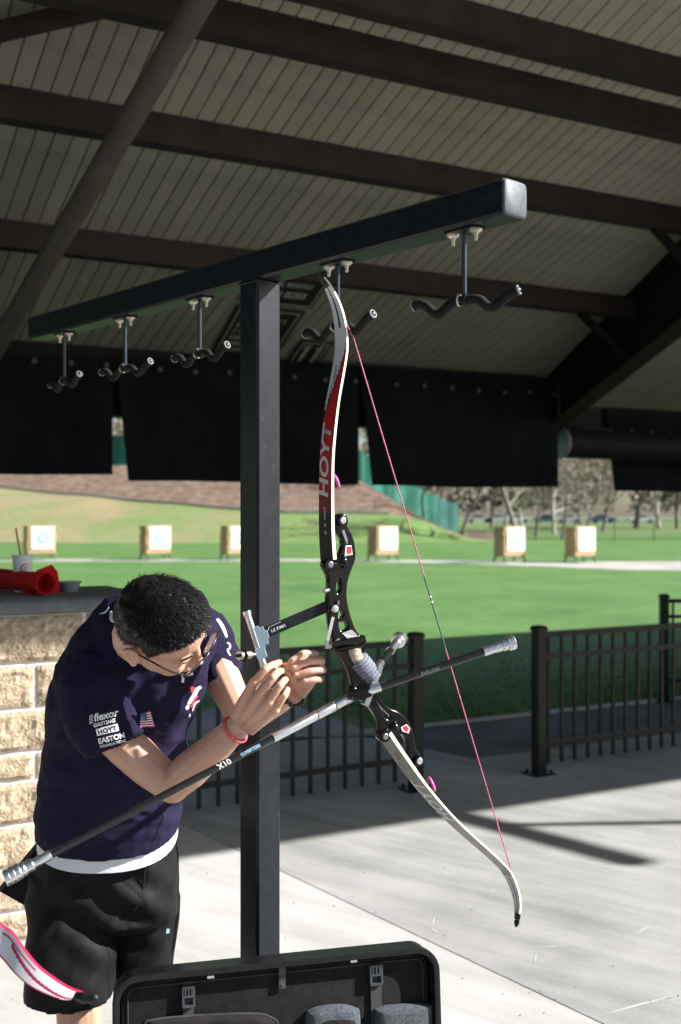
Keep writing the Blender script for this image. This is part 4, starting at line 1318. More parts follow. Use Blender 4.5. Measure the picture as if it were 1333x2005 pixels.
# damper rings on the limbs
def damper(x, y, ang, parent):
    c = BP(x, y) - Fwd * 0.004; ax = (Fwd * 0.9 + Side * 0.25).normalized()
    d = Baxis
    mb = MB(); rim = [c + (Matrix.Rotation(a, 3, Side) @ Fwd) * 0.0 for a in (0,)]
    body = MB().lathe([(0.0, -0.006), (0.012, -0.006), (0.012, 0.006), (0.0, 0.006)], c, ax, 20).build('damper_core', M['limb_black'], parent, smooth=40)
    MB().tube([c + (Matrix.Rotation(2 * math.pi * i / 24, 3, ax) @ (Baxis - ax * Baxis.dot(ax)).normalized()) * 0.0155 for i in range(25)], 0.0042, 8, caps=False).build('damper_ring', M['pink'], body, smooth=60)
    mb = MB(); mb.tube([c, c + Fwd * 0.022], 0.004, 8); mb.build('damper_stem', M['limb_black'], body)
damper(655, 944, 0, upper); damper(842, 1537, 0, lower)
# riser -----------------------------------------------------------------
def plate(outline, thick, holes=(), dd=0.0, bev=0.0035, name='riser', m=None, parent=None, seg=3):
    """Solid milled plate: outline and windows as photographed, thickness along the bow's side."""
    cu = bpy.data.curves.new('tmp', 'CURVE'); cu.dimensions = '2D'; cu.fill_mode = 'BOTH'
    cu.extrude = max(0.0005, thick / 2 - bev); cu.bevel_depth = bev; cu.bevel_resolution = 2
    o0 = BO.copy(); ex = (Fwd - Baxis * Fwd.dot(Baxis)).normalized(); ey = Baxis; ez = ex.cross(ey)
    def loc(p):
        # ray from the eye through the photograph point onto the plate's plane
        r = W(p[0], p[1], 1.0) - Vector((0, 0, EYE)); e = Vector((0, 0, EYE))
        t = (o0 - e).dot(ez) / r.dot(ez); q = e + r * t - o0
        return (q.dot(ex), q.dot(ey))
    for poly in [outline] + list(holes):
        pts = [loc(p) for p in poly]
        v3 = [Vector((a, b, 0)) for a, b in pts]; sm = catmull(v3 + [v3[0]], seg)[:-1]
        sp = cu.splines.new('POLY'); sp.points.add(len(sm) - 1); sp.use_cyclic_u = True
        for q, c in zip(sp.points, sm): q.co = (c.x, c.y, 0, 1)
    o = bpy.data.objects.new('tmp', cu); C.objects.link(o)
    me = evaluated(o, name); bpy.data.curves.remove(cu)
    me.transform(Matrix.Translation(o0) @ Matrix((ex, ey, ez)).transposed().to_4x4())
    me.materials.clear(); me.materials.append(m or M['riser'])
    fix(me, 45)
    return link(name, me, parent or bow)
up_out = [(655, 1016), (661, 1009), (671, 1010), (676, 1021), (674, 1031), (683, 1048), (689, 1068), (690, 1094), (682, 1116), (675, 1138), (673, 1164), (676, 1188), (683, 1214), (692, 1236), (705, 1249), (712, 1256),
          (698, 1266), (690, 1274), (690, 1290), (700, 1306), (712, 1322), (722, 1336), (722, 1352), (712, 1366), (700, 1362), (690, 1346), (684, 1322), (674, 1298), (664, 1278), (654, 1262), (648, 1238), (643, 1204), (641, 1170), (643, 1136), (638, 1120), (632, 1108), (634, 1098), (646, 1096),
          (655, 1093), (664, 1085), (669, 1072), (669, 1058), (664, 1045), (656, 1034), (654, 1024)]
holes = [[(657, 1131), (664, 1131), (666, 1150), (662, 1164), (654, 1162), (653, 1146)],
         [(658, 1190), (666, 1190), (673, 1207), (657, 1210)],
         [(657, 1216), (674, 1214), (681, 1229), (672, 1237), (660, 1235)]]
plate(up_out, 0.021, holes)
lo_out = [(700, 1352), (716, 1346), (730, 1352), (742, 1372), (758, 1388), (776, 1396), (790, 1408), (800, 1426), (806, 1448), (808, 1466), (818, 1478), (820, 1490), (812, 1497), (800, 1494), (796, 1480), (798, 1466), (794, 1446), (784, 1434),
          (772, 1438), (760, 1440), (752, 1448), (742, 1446), (738, 1434), (740, 1416), (736, 1402), (724, 1384), (708, 1370)]
plate(lo_out, 0.021, [[(730, 1368), (738, 1370), (752, 1388), (766, 1402), (762, 1410), (750, 1408), (742, 1392)]])
# limb bolts and pivots
def disc(x, y, r, m, dd, h=0.006, nm='limb_bolt', parent=bow):
    c = BP(x, y) - Side * 0.0
    ax = Side if Side.y < 0 else -Side
    return MB().lathe([(0.0, 0.0), (r, 0.0), (r, h * 0.8), (r * 0.86, h), (r * 0.5, h), (r * 0.46, h * 0.7), (0.0, h * 0.7)], c + ax * dd, ax, 20).build(nm, m, parent, smooth=40)
for x, y, r in ((664, 1020, 0.0125), (813, 1488, 0.0125)):
    disc(x, y, r, M['riser'], 0.012, 0.008, 'pivot'); disc(x, y, r * 0.62, M['silver'], 0.019, 0.003)
for x, y in ((639, 1106), (746, 1440)):
    disc(x, y, 0.0145, M['riser'], 0.010, 0.012, 'pivot'); disc(x, y, 0.007, M['gun'], 0.021, 0.003)
# limb pockets: bulges that carry the limb roots
mb = MB(); mb.ball(BP(668, 1100), 0.026, 14, sc=(0.9, 0.62, 0.75), rot=frame(Baxis, Side)); mb.ball(BP(652, 1106), 0.018, 12, sc=(0.9, 0.9, 0.7), rot=frame(Baxis, Side))
me = fuse(mb, 0.003, 3); me.materials.append(M['riser']); fix(me, 60); link('limb_pocket', me, bow); mb = MB()
mb.ball(BP(768, 1424), 0.024, 14, sc=(0.9, 0.7, 0.75), rot=frame(Baxis, Side)); mb.ball(BP(752, 1432), 0.018, 12, sc=(0.9, 0.9, 0.8), rot=frame(Baxis, Side))
me = fuse(mb, 0.003, 3); me.materials.append(M['riser']); fix(me, 60); link('limb_pocket', me, bow)
# red stickers
axs = Side if Side.y < 0 else -Side
def sticker(pts, m, off, parent=bow, nm='sticker'):
    v = [CP(p[0], p[1], off) for p in pts]
    return MB().add(v, [tuple(range(len(v)))]).build(nm, m, parent)
sticker([(677, 1068), (688, 1068), (690, 1086), (675, 1088)], M['white'], 0.0118)
sticker([(679, 1070), (688, 1070), (688, 1083), (682, 1086), (678, 1081)], M['red_print2'], 0.0123)
sticker([(785, 1424), (796, 1418), (803, 1426), (800, 1436), (788, 1432)], M['white'], 0.0118)
sticker([(788, 1423), (796, 1420), (801, 1427), (797, 1434), (790, 1429)], M['red_print2'], 0.0123)
sticker([(669, 1039), (674, 1037), (681, 1058), (680, 1066), (677, 1062)], M['gun'], 0.0118)
# arrow shelf, silver plate
mb = MB(); sp = [CP(670, 1240, 0.012), CP(690, 1234, 0.02), CP(702, 1246, 0.02), CP(684, 1254, 0.014)]
mb.add(sp + [p - axs * 0.012 for p in sp], [(0, 1, 2, 3), (7, 6, 5, 4), (0, 4, 5, 1), (1, 5, 6, 2), (2, 6, 7, 3), (3, 7, 4, 0)]); mb.build('shelf_plate', M['white'], bow)
mb = MB(); mb.bar(CP(648, 1262, 0.012), CP(710, 1250, 0.012), 0.030, 0.016, Baxis, b=0.003); mb.bar(CP(655, 1272, 0.008), CP(708, 1262, 0.010), 0.026, 0.010, Baxis, b=0.003); mb.build('arrow_shelf', M['riser'], bow)
# grip and wrap
mb = MB(); mb.tube(catmull([BP(689, 1258), BP(692, 1280), BP(702, 1298), BP(716, 1316), BP(728, 1334)], 5), [0.0205 - 0.002 * math.sin(i / 20 * math.pi) for i in range(21)], 16, flat=1.0, up=Side); mb.build('grip', M['wood_grip'], bow, smooth=60)
ga, gb = BP(694, 1292), BP(726, 1318)
mb = MB()
for k in range(7):
    t = k / 6; c = BP(701, 1294).lerp(BP(727, 1326), t) ; dirn = (BP(727, 1326) - BP(701, 1294)).normalized()
    mb.lathe([(0.0, -0.0032), (0.0262, -0.0038), (0.0278, 0.0), (0.0262, 0.0038), (0.0, 0.0032)], c, (dirn * 1 + Baxis * -0.25).normalized(), 18)
mb.build('grip_wrap', M['skin_wrap'], bow, smooth=70)
# clicker, plunger, clicker plate
mb = MB(); mb.bar(CP(652, 1208, 0.02), CP(641, 1256, 0.02), 0.0016, 0.0075, Side.cross(Baxis)); mb.build('clicker', M['silver'], bow)
mb = MB(); mb.bar(CP(641, 1254, 0.02), CP(639, 1270, 0.02), 0.003, 0.008, Side.cross(Baxis)); mb.bar(CP(642, 1268, 0.018), CP(664, 1252, 0.018), 0.008, 0.009, Baxis); mb.build('clicker_rest', M['gun'], bow)
c = CP(654, 1192, 0.015)
MB().lathe([(0, 0), (0.0085, 0), (0.0095, 0.002), (0.0085, 0.007), (0.004, 0.008), (0.004, 0.010), (0, 0.010)], c, axs, 10).build('knob', M['silver'], bow, smooth=30)
mb = MB(); mb.tube([CP(648, 1154, 0.0), CP(634, 1158, 0.012)], 0.006, 10); mb.tube([CP(662, 1176, 0.016), CP(661, 1184, 0.016)], 0.003, 8); mb.build('plunger', M['gun'], bow, smooth=50)
# string
s0 = BP(692, 662, 0.01); s1 = BP(1000, 1702)
def sp_(t): return s0.lerp(s1, t)
sA, sB = (1162 - 662) / 1040, (1230 - 662) / 1040
pts = catmull([BP(665, 600), BP(677, 630), s0], 4)
mb = MB(); mb.tube(pts, 0.0014, 8); mb.tube([s0, sp_(sA - 0.03)], 0.00165, 8); mb.tube([sp_(sB + 0.02), s1, BP(1001, 1712)], 0.0015, 8); mb.build('string', M['string'], bow, smooth=60)
mb = MB(); mb.tube([sp_(sA - 0.04), sp_(sB + 0.03)], 0.0020, 8); mb.build('serving', M['serving'], bow, smooth=60)
mb = MB()
for y in (1160, 1170):
    t = (y - 662) / 1040; mb.tube([sp_(t - 0.0012), sp_(t + 0.0012)], 0.0034, 8)
mb.build('nocking_point', M['white'], bow, smooth=50)
# stabilisers ------------------------------------------------------------
st0, st1 = BP(700, 1358), W(22, 1714, 2.20)
def lerp(a, b, t): return a + (b - a) * t
longr = MB(); longr.tube([lerp(st0, st1, 0.27), lerp(st0, st1, 0.905)], 0.0082, 18)
lr = longr.build('long_rod', M['carbon'], bow, smooth=60)
mb = MB()
for a, b, r in ((0.015, 0.075, 0.0108), (0.078, 0.135, 0.0112), (0.137, 0.274, 0.0105), (0.900, 0.945, 0.0098)):
    mb = MB(); p, q = lerp(st0, st1, a), lerp(st0, st1, b); mb.lathe([(0, 0), (r, 0), (r + 0.0006, 0.002), (r, (q - p).length - 0.001), (0, (q - p).length)], p, q - p, 18)
    mb.build('rod_ferrule', M['silver'], lr, smooth=40)
def weights(p, d, spec, parent):
    mb = MB(); h = 0
    for r, l in spec:
        mb.lathe([(0, h), (r * 0.93, h), (r, h + 0.0015), (r, h + l - 0.0015), (r * 0.93, h + l), (0, h + l)], p, d, 22); h += l
    mb.build('weight', M['silver'], parent, smooth=30)
weights(lerp(st0, st1, 0.945), st1 - st0, [(0.0130, 0.018), (0.0150, 0.010), (0.0168, 0.011), (0.0172, 0.011), (0.0168, 0.011)], lr)
def on_rod(p, q, body, size, t, m, r, roll=0.0, flip=1, parent=None, shear=0.2):
    me = text_mesh(body, size, 0.0002, shear)
    bq = bmesh.new(); bq.from_mesh(me)
    for _ in range(2): bmesh.ops.subdivide_edges(bq, edges=[e for e in bq.edges if e.calc_length() > r * 0.35], cuts=1)
    bmesh.ops.triangulate(bq, faces=bq.faces); bq.to_mesh(me); bq.free()
    d = (q - p).normalized(); c = lerp(p, q, t)
    v0 = (Vector((0, 0, EYE)) - c); v0 = (v0 - d * v0.dot(d)).normalized(); y0 = d.cross(v0) * flip
    for v in me.vertices:
        a = v.co.y / r + roll
        v.co = c + d * v.co.x * flip + v0 * math.cos(a) * (r + 0.0004) + (-(y0) if False else y0) * math.sin(a) * (r + 0.0004)
    me.materials.append(m); return link('lettering', me, parent)
M['print_blue'] = mat('pale blue print', (0.25, 0.45, 0.60), 0.5)
on_rod(st0, st1, 'X10', 0.019, 0.425, M['white'], 0.0082, 0.0, -1, lr)
on_rod(st0, st1, 'STABILIZER', 0.010, 0.345, M['print_blue'], 0.0082, 0.0, -1, lr)
# v-bar block and side rods
vb = CP(716, 1352, 0.012)
ra0, ra1 = CP(700, 1362, 0.02), W(1006, 1256, 2.63)
mb = MB(); mb.bar(CP(742, 1304, 0.012), CP(714, 1380, 0.016), 0.020, 0.016, Fwd, b=0.002); mb.build('extension_bracket', M['gun'], bow)
mb = MB(); mb.bar(CP(688, 1362, 0.016), CP(722, 1352, 0.02), 0.026, 0.026, Baxis, b=0.003); mb.ball(CP(690, 1352, 0.01), 0.014, 12); mb.build('v_bar_block', M['riser'], bow, smooth=40)
sr0, sr1 = CP(716, 1354, 0.02), W(1006, 1256, 2.60)
mb = MB(); mb.tube([lerp(sr0, sr1, 0.09), lerp(sr0, sr1, 0.80)], 0.0092, 16); r1 = mb.build('side_rod', M['carbon'], bow, smooth=60)
mb = MB()
for a, b, r in ((0.0, 0.095, 0.0118), (0.79, 0.87, 0.0112)):
    p, q = lerp(sr0, sr1, a), lerp(sr0, sr1, b); MB().lathe([(0, 0), (r, 0), (r, (q - p).length), (0, (q - p).length)], p, q - p, 18).build('rod_ferrule', M['silver'], r1, smooth=40)
weights(lerp(sr0, sr1, 0.87), sr1 - sr0, [(0.0125, 0.018), (0.0145, 0.014), (0.0185, 0.006), (0.019, 0.012)], r1)
on_rod(sr0, sr1, 'EASTON', 0.012, 0.42, M['gun'], 0.0092, 0.3, 1, r1)
# far side rod
fr0, fr1 = BP(726, 1322, 0.04), W(785, 1248, 2.88)
mb = MB(); mb.tube([lerp(fr0, fr1, 0.0), lerp(fr0, fr1, 0.66)], 0.0092, 16); r2 = mb.build('side_rod', M['carbon'], bow, smooth=60)
p, q = lerp(fr0, fr1, 0.62), lerp(fr0, fr1, 0.82); MB().lathe([(0, 0), (0.0112, 0), (0.0112, (q - p).length), (0, (q - p).length)], p, q - p, 18).build('rod_ferrule', M['silver'], r2, smooth=40)
mb = MB()
p, q = lerp(fr0, fr1, 0.18), lerp(fr0, fr1, 0.30); mb.lathe([(0, 0), (0.0105, 0), (0.0105, (q - p).length), (0, (q - p).length)], p, q - p, 18)
mb.build('rod_ferrule', M['silver'], r2, smooth=40)
weights(lerp(fr0, fr1, 0.82), fr1 - fr0, [(0.0125, 0.016), (0.0165, 0.004), (0.0195, 0.014), (0.0195, 0.010)], r2)
# sight ------------------------------------------------------------------
sg0, sg1 = BP(648, 1184, -0.005), W(512, 1242, 2.515)
M['sight_black'] = mat('black sight bar', (0.020, 0.022, 0.026), 0.5, var=0.5, scale=30, spec=0.2)
mb = MB(); mb.bar(sg0, sg1, 0.0045, 0.026, Vector((0.25, 0, 1)), b=0.0008); sb_ = mb.build('sight_bar', M['sight_black'], bow)
me = text_mesh('ULTIMA', 0.0105, 0.0001, 0.3)
dx = (sg0 - sg1).normalized(); dn = (Vector((0, 0, EYE)) - sg1); zup = Vector((0.25, 0, 1)); zup = (zup - dx * zup.dot(dx)).normalized(); dn = dx.cross(zup)
if dn.y > 0: dn = -dn
cc = lerp(sg1, sg0, 0.23)
for v in me.vertices: v.co = cc + dx * v.co.x + zup * (v.co.y - 0.002) + dn * 0.0027
me.materials.append(M['white']); link('lettering', me, sb_)
mb = MB(); mb.tube([cc - dx * 0.024 + zup * 0.002 + dn * 0.0028, cc - dx * 0.018 + zup * 0.009 + dn * 0.0028, cc + dx * 0.012 + zup * 0.010 + dn * 0.0028], 0.0005, 4); mb.build('print', M['white'], sb_)
# vertical scale tube with block and pin
t0, t1 = W(482, 1197, 2.50), W(520, 1315, 2.49)
td = (t1 - t0).normalized()
mb = MB(); mb.tube([t0, t1], 0.0085, 14); mb.lathe([(0.0, 0), (0.0105, 0), (0.0105, 0.008), (0.0085, 0.010), (0, 0.010)], t0, td, 16); sc_ = mb.build('sight_scale', M['silver'], bow, smooth=40)
mb = MB()
for k in range(22):
    p = lerp(t0, t1, 0.16 + 0.028 * k); mb.box(p + Vector((0.0015, -0.0086, 0)), (0.004 if k % 5 else 0.007, 0.0008, 0.0009), frame(td, Vector((1, 0, 0))) @ Matrix(((1, 0, 0), (0, 1, 0), (0, 0, 1))))
mb.build('scale_marks', M['limb_black'], sc_)
M['sight_blue'] = mat('pale blue aluminium', (0.45, 0.58, 0.66), 0.35, 0.6)
pl = [(-0.012, -0.022), (0.004, -0.026), (0.006, -0.020), (0.014, -0.020), (0.016, -0.010), (0.020, -0.006), (0.020, 0.010), (0.014, 0.014), (0.014, 0.022), (0.006, 0.022), (0.002, 0.028), (-0.010, 0.026)]
sx = Vector((1, 0, 0)); sx = (sx - td * sx.dot(td)).normalized(); sz = sx.cross(-td)
mb = MB(); mb.prism(pl, -0.006, 0.006, W(509, 1248, 2.495), Matrix((sx, -td, sz)).transposed()); mb.build('sight_block', M['sight_blue'], bow)
bc = lerp(t0, t1, 0.70)
mb = MB(); mb.bbox(bc + sx * 0.003, (0.022, 0.026, 0.018), Matrix((sx, td, sz)).transposed(), 0.002); mb.build('sight_carriage', M['sight_blue'], bow)
pa, pb = bc + sx * -0.006, W(464, 1284, 2.44)
mb = MB(); mb.tube([pa, lerp(pa, pb, 0.35), lerp(pa, pb, 0.36), lerp(pa, pb, 0.55), lerp(pa, pb, 0.56), lerp(pa, pb, 0.9)], [0.004, 0.004, 0.009, 0.009, 0.0105, 0.0105], 14)
pn = mb.build('sight_pin', M['silver'], bow, smooth=40)
mb = MB(); ring_c = lerp(pa, pb, 0.72); mb.tube([ring_c + (frame(pb - pa) @ Vector((math.cos(a), math.sin(a), 0))) * 0.0125 for a in (2 * math.pi * i / 20 for i in range(21))], 0.003, 8, caps=False); mb.tube([lerp(pa, pb, 0.9), pb], 0.0045, 10); mb.build('aperture_ring', M['riser'], pn, smooth=50)
# ================================================================ THE ARCHER
def skin_mat():
    m = mat('skin', (0.53, 0.30, 0.205), 0.46, scale=9, col2=(0.62, 0.375, 0.27), bump=0.12, bscale=420, spec=0.4)
    b = m.node_tree.nodes['Principled BSDF']
    b.inputs['Subsurface Weight'].default_value = 0.12
    b.inputs['Subsurface Radius'].default_value = (0.012, 0.005, 0.003)
    return m
M['skin'] = skin_mat()
M['hair'] = mat('black hair', (0.007, 0.006, 0.006), 0.5, spec=0.4)
M['shirt'] = mat('navy shirt', (0.0165, 0.013, 0.037), 0.9, spec=0.12, var=0.12, scale=40, bump=0.25, bscale=700)
M['undershirt'] = mat('white undershirt', (0.72, 0.73, 0.78), 0.85, bump=0.15, bscale=400)
M['shorts'] = mat('black shorts', (0.010, 0.0092, 0.0104), 0.65, var=0.15, scale=30, bump=0.15, bscale=600, spec=0.14)
M['shoe'] = mat('dark shoe', (0.03, 0.03, 0.032), 0.7)
M['glasses'] = mat('black glasses frame', (0.012, 0.012, 0.014), 0.25)
M['pink_band'] = mat('pink wristband', (0.75, 0.10, 0.13), 0.6, var=0.2, scale=120, bump=0.5, bscale=500)
M['bead'] = mat('dark wooden bead', (0.03, 0.024, 0.02), 0.25)
M['lip'] = mat('lips', (0.36, 0.14, 0.12), 0.45)
M['eye'] = mat('eye', (0.03, 0.02, 0.018), 0.15)
M['lens'] = bpy.data.materials.new('lens'); M['lens'].use_nodes = True
_b = M['lens'].node_tree.nodes['Principled BSDF']
_b.inputs['Base Color'].default_value = (0.9, 0.93, 0.95, 1); _b.inputs['Roughness'].default_value = 0.04; _b.inputs['Alpha'].default_value = 0.35  # milky base colour stands in for the white reflection on the lens
man = thing('person', 'archer in a navy t-shirt and black shorts bending over to adjust the bow sight', 'person', Vector((W(200, 1000, 2.84).x, 2.84, 0)))
# head frame
HO = W(315, 1222, 2.42)
hf = Vector((0.855, -0.03, -0.52)).normalized()
hu = Vector((0.33, -0.74, 0.60)); hu = (hu - hf * hu.dot(hf)).normalized()
hr = hf.cross(hu)
HS = 1.05
def H(f, r, u): return HO + (hf * f + hr * r + hu * u) * HS
HR = Matrix((hf, hr, hu)).transposed()
b = MB()
b.ball(H(-0.004, 0, 0.012), 1 * HS, 28, sc=(0.099, 0.078, 0.092), rot=HR)
b.ball(H(0.034, 0, -0.045), 1 * HS, 24, sc=(0.062, 0.064, 0.080), rot=HR)
b.ball(H(0.050, 0, -0.098), 1 * HS, 18, sc=(0.036, 0.042, 0.028), rot=HR)
b.ball(H(0.020, 0, -0.085), 1 * HS, 18, sc=(0.055, 0.058, 0.030), rot=HR)
for s in (-1, 1):
    b.ball(H(0.066, s * 0.036, -0.050), 1 * HS, 12, sc=(0.026, 0.024, 0.026), rot=HR)      # cheeks
    b.ball(H(0.082, s * 0.028, -0.006), 1 * HS, 12, sc=(0.012, 0.026, 0.009), rot=HR)      # brow
    ear = [H(-0.008, s * 0.074, -0.058), H(0.000, s * 0.080, -0.040), H(-0.004, s * 0.086, -0.016), H(-0.020, s * 0.088, -0.010), H(-0.030, s * 0.087, -0.026), H(-0.022, s * 0.083, -0.048), H(-0.009, s * 0.078, -0.064)]
    b.tube(catmull(ear, 4), 0.0062 * HS, 8)
    b.ball(H(-0.013, s * 0.078, -0.034), 1 * HS, 12, sc=(0.016, 0.005, 0.024), rot=HR)
    b.ball(H(-0.006, s * 0.078, -0.062), 0.0085 * HS, 8)
b.tube([H(0.088, 0, -0.002), H(0.098, 0, -0.028), H(0.108, 0, -0.050)], [0.0085, 0.0095, 0.013], 10)  # nose
for s in (-1, 1): b.ball(H(0.098, s * 0.012, -0.056), 0.009, 8)
b.ball(H(0.086, 0, -0.078), 1 * HS, 12, sc=(0.014, 0.026, 0.011), rot=HR)
# neck and trunk core
nb = W(300, 1262, 2.66)
b.tube(catmull([H(-0.035, 0, -0.045), H(-0.038, 0, -0.10), nb, W(285, 1310, 2.70)], 4), [0.060, 0.058, 0.057, 0.056, 0.056, 0.056, 0.057, 0.060, 0.064, 0.07, 0.08, 0.09, 0.095][:13], 16)
def ring(c, hw, hd, n=28, e=0.85, ax=Vector((1, 0, 0)), ay=Vector((0, -1, 0))):
    out = []
    for i in range(n):
        a = 2 * math.pi * i / n; x, y = math.cos(a), math.sin(a)
        out.append(c + ax * (math.copysign(abs(x) ** e, x) * hw) + ay * (math.copysign(abs(y) ** e, y) * hd))
    return out
def px(n, D): return n * D / F
TOR = [((212, 1614, 2.83), 136, 0.152, (0, -1, -0.34)), ((215, 1568, 2.82), 132, 0.15, (0, -1, -0.22)), ((219, 1515, 2.80), 128, 0.145, (0.05, -1, -0.12)), ((226, 1445, 2.76), 127, 0.145, (0.1, -1, -0.1)),
       ((243, 1365, 2.72), 142, 0.150, (0.12, -1, -0.15)), ((262, 1298, 2.69), 141, 0.145, (0.1, -1, -0.25)), ((287, 1238, 2.67), 125, 0.120, (0.1, -1, -0.4)), ((303, 1196, 2.65), 97, 0.095, (0.1, -1, -0.5)), ((310, 1172, 2.64), 62, 0.07, (0.1, -1, -0.5))]
def tor_rings(grow, k0=0, k1=None):
    out = []
    for (c, hw, hd, ay) in TOR[k0:k1]:
        w = Vector(ay).normalized()
        out.append(ring(W(*c), px(hw, c[2]) + grow, hd + grow, ay=w))
    return out
core = tor_rings(-0.022)
b.loft(core)
# arms
RS, RE, RW = W(172, 1372, 2.61), W(338, 1538, 2.565), W(474, 1416, 2.47)
LS, LE, LW_ = W(395, 1240, 2.80), W(474, 1408, 2.72), W(577, 1354, 2.575)
def arm(S_, E, Wr, k=1.0, sagk=0.0):
    up = catmull([S_, S_.lerp(E, .35) - Vector((0, 0, sagk)), S_.lerp(E, .7) - Vector((0, 0, sagk)), E], 3)
    b.tube(up, interp([0.056 * k, 0.053 * k, 0.047 * k, 0.041 * k], 3), 14)
    fo = catmull([E, E.lerp(Wr, .25), E.lerp(Wr, .6), Wr], 3)
    b.tube(fo, interp([0.039 * k, 0.045 * k, 0.038 * k, 0.0275 * k], 3), 14)
    b.ball(E, 0.0415 * k, 14)
arm(RS, RE, RW, 1.0, 0.014); arm(LS, LE, LW_, 0.93)
def digit(pts, r):
    p = [W(*q) for q in pts]
    c = catmull(p, 3)
    rs = [r * (1 - 0.20 * i / (len(c) - 1)) for i in range(len(c))]
    for i in range(len(p)):
        if 0 < i < len(p) - 1: rs[i * 3] *= 1.08
    b.tube(c, rs, 10); b.ball(c[-1], rs[-1], 10); b.ball(c[0], r, 10)
# right hand, back towards the camera
RM = [(497, 1336, 2.455), (511, 1356, 2.440), (526, 1374, 2.440), (539, 1389, 2.452)]
wr = (474, 1416, 2.47)
for i, q in enumerate(RM):
    a = (wr[0] + (i - 1.5) * 8, wr[1] + (i - 1.5) * 9, wr[2])
    p, q3 = W(*a), W(*q)
    b.tube([p, p.lerp(q3, .5), q3], [0.0165, 0.0145, 0.0112], 10)
    b.ball(q3, 0.0122, 10)
b.ball(W(497, 1382, 2.472), 1, 14, sc=(0.030, 0.016, 0.036), rot=frame(W(512, 1362, 2.45) - W(474, 1416, 2.47)))
digit([(497, 1336, 2.455), (519, 1311, 2.452), (534, 1302, 2.47), (547, 1297, 2.482)], 0.0098)
digit([(511, 1356, 2.440), (534, 1327, 2.432), (545, 1316, 2.462), (551, 1314, 2.48)], 0.0100)
digit([(526, 1374, 2.440), (548, 1343, 2.432), (557, 1332, 2.462), (559, 1331, 2.482)], 0.0096)
digit([(539, 1389, 2.452), (557, 1362, 2.442), (562, 1351, 2.466), (560, 1350, 2.484)], 0.0086)
digit([(478, 1372, 2.505), (500, 1340, 2.515), (524, 1316, 2.505), (543, 1301, 2.495)], 0.0105)
# left hand, fingers curled towards the camera
wl = (579, 1352, 2.575)
LM = [(606, 1288, 2.590), (617, 1299, 2.590), (619, 1313, 2.588), (613, 1329, 2.585)]
for i, q in enumerate(LM):
    a = (wl[0] + (i - 1.5) * 4, wl[1] + (i - 1.5) * 5, wl[2])
    p, q3 = W(*a), W(*q)
    b.tube([p, p.lerp(q3, .5), q3], [0.017, 0.0155, 0.0125], 10)
b.ball(W(600, 1320, 2.572), 1, 14, sc=(0.028, 0.020, 0.036), rot=frame(W(612, 1300, 2.57) - W(579, 1352, 2.575)))
digit([(606, 1288, 2.588), (617, 1281, 2.548), (594, 1280, 2.522), (570, 1294, 2.510)], 0.0102)
digit([(617, 1299, 2.588), (629, 1294, 2.545), (603, 1295, 2.516), (573, 1309, 2.508)], 0.0102)
digit([(619, 1313, 2.586), (632, 1311, 2.545), (607, 1314, 2.517), (577, 1323, 2.512)], 0.0096)
digit([(613, 1329, 2.583), (627, 1330, 2.548), (612, 1331, 2.526), (594, 1334, 2.518)], 0.0088)
digit([(586, 1338, 2.568), (570, 1326, 2.550), (562, 1312, 2.530), (560, 1302, 2.512)], 0.0108)
# legs
RHp, LHp = W(150, 1700, 2.82), W(270, 1690, 2.90)
RKn, LKn = W(150, 1930, 2.77), W(282, 1920, 2.88)
RAn, LAn = Vector((W(168, 2100, 2.83).x, 2.84, 0.085)), Vector((W(285, 2100, 2.95).x, 2.96, 0.085))
for h_, k_, a_ in ((RHp, RKn, RAn), (LHp, LKn, LAn)):
    b.tube(catmull([h_, h_.lerp(k_, .5), k_], 4), interp([0.088, 0.076, 0.056], 4), 16)
    b.tube(catmull([k_, k_.lerp(a_, .28), k_.lerp(a_, .65), a_], 4), interp([0.055, 0.057, 0.043, 0.035], 4), 16)
    b.ball(k_ + Vector((0, -0.01, 0)), 0.057, 14)
    b.tube([a_, a_ + Vector((0.03, -0.10, -0.045))], [0.036, 0.03], 12)
b.loft([ring(W(206, 1640, 2.84), 0.17, 0.11), ring(W(208, 1740, 2.85), 0.165, 0.11)])
me = fuse(b, 0.0026, 2, 0.5)
me.materials.append(M['skin'])
for p in me.polygons: p.use_smooth = True
body = link('body', me, man)
# shoes
for a_, nm in ((RAn, 1), (LAn, 2)):
    sb2 = MB(); sb2.tube(catmull([a_ + Vector((-0.01, 0.045, -0.035)), a_ + Vector((0.0, -0.03, -0.04)), a_ + Vector((0.03, -0.12, -0.05)), a_ + Vector((0.045, -0.175, -0.055))], 4), interp([0.042, 0.046, 0.044, 0.03], 4), 14, flat=0.95, up=Vector((0, 0, 1)))
    sb2.box(a_ + Vector((0.017, -0.06, -0.078)), (0.085, 0.25, 0.014), Matrix.Rotation(R(-14), 3, 'Z'))
    sb2.build('shoe', M['shoe'], man, smooth=60)

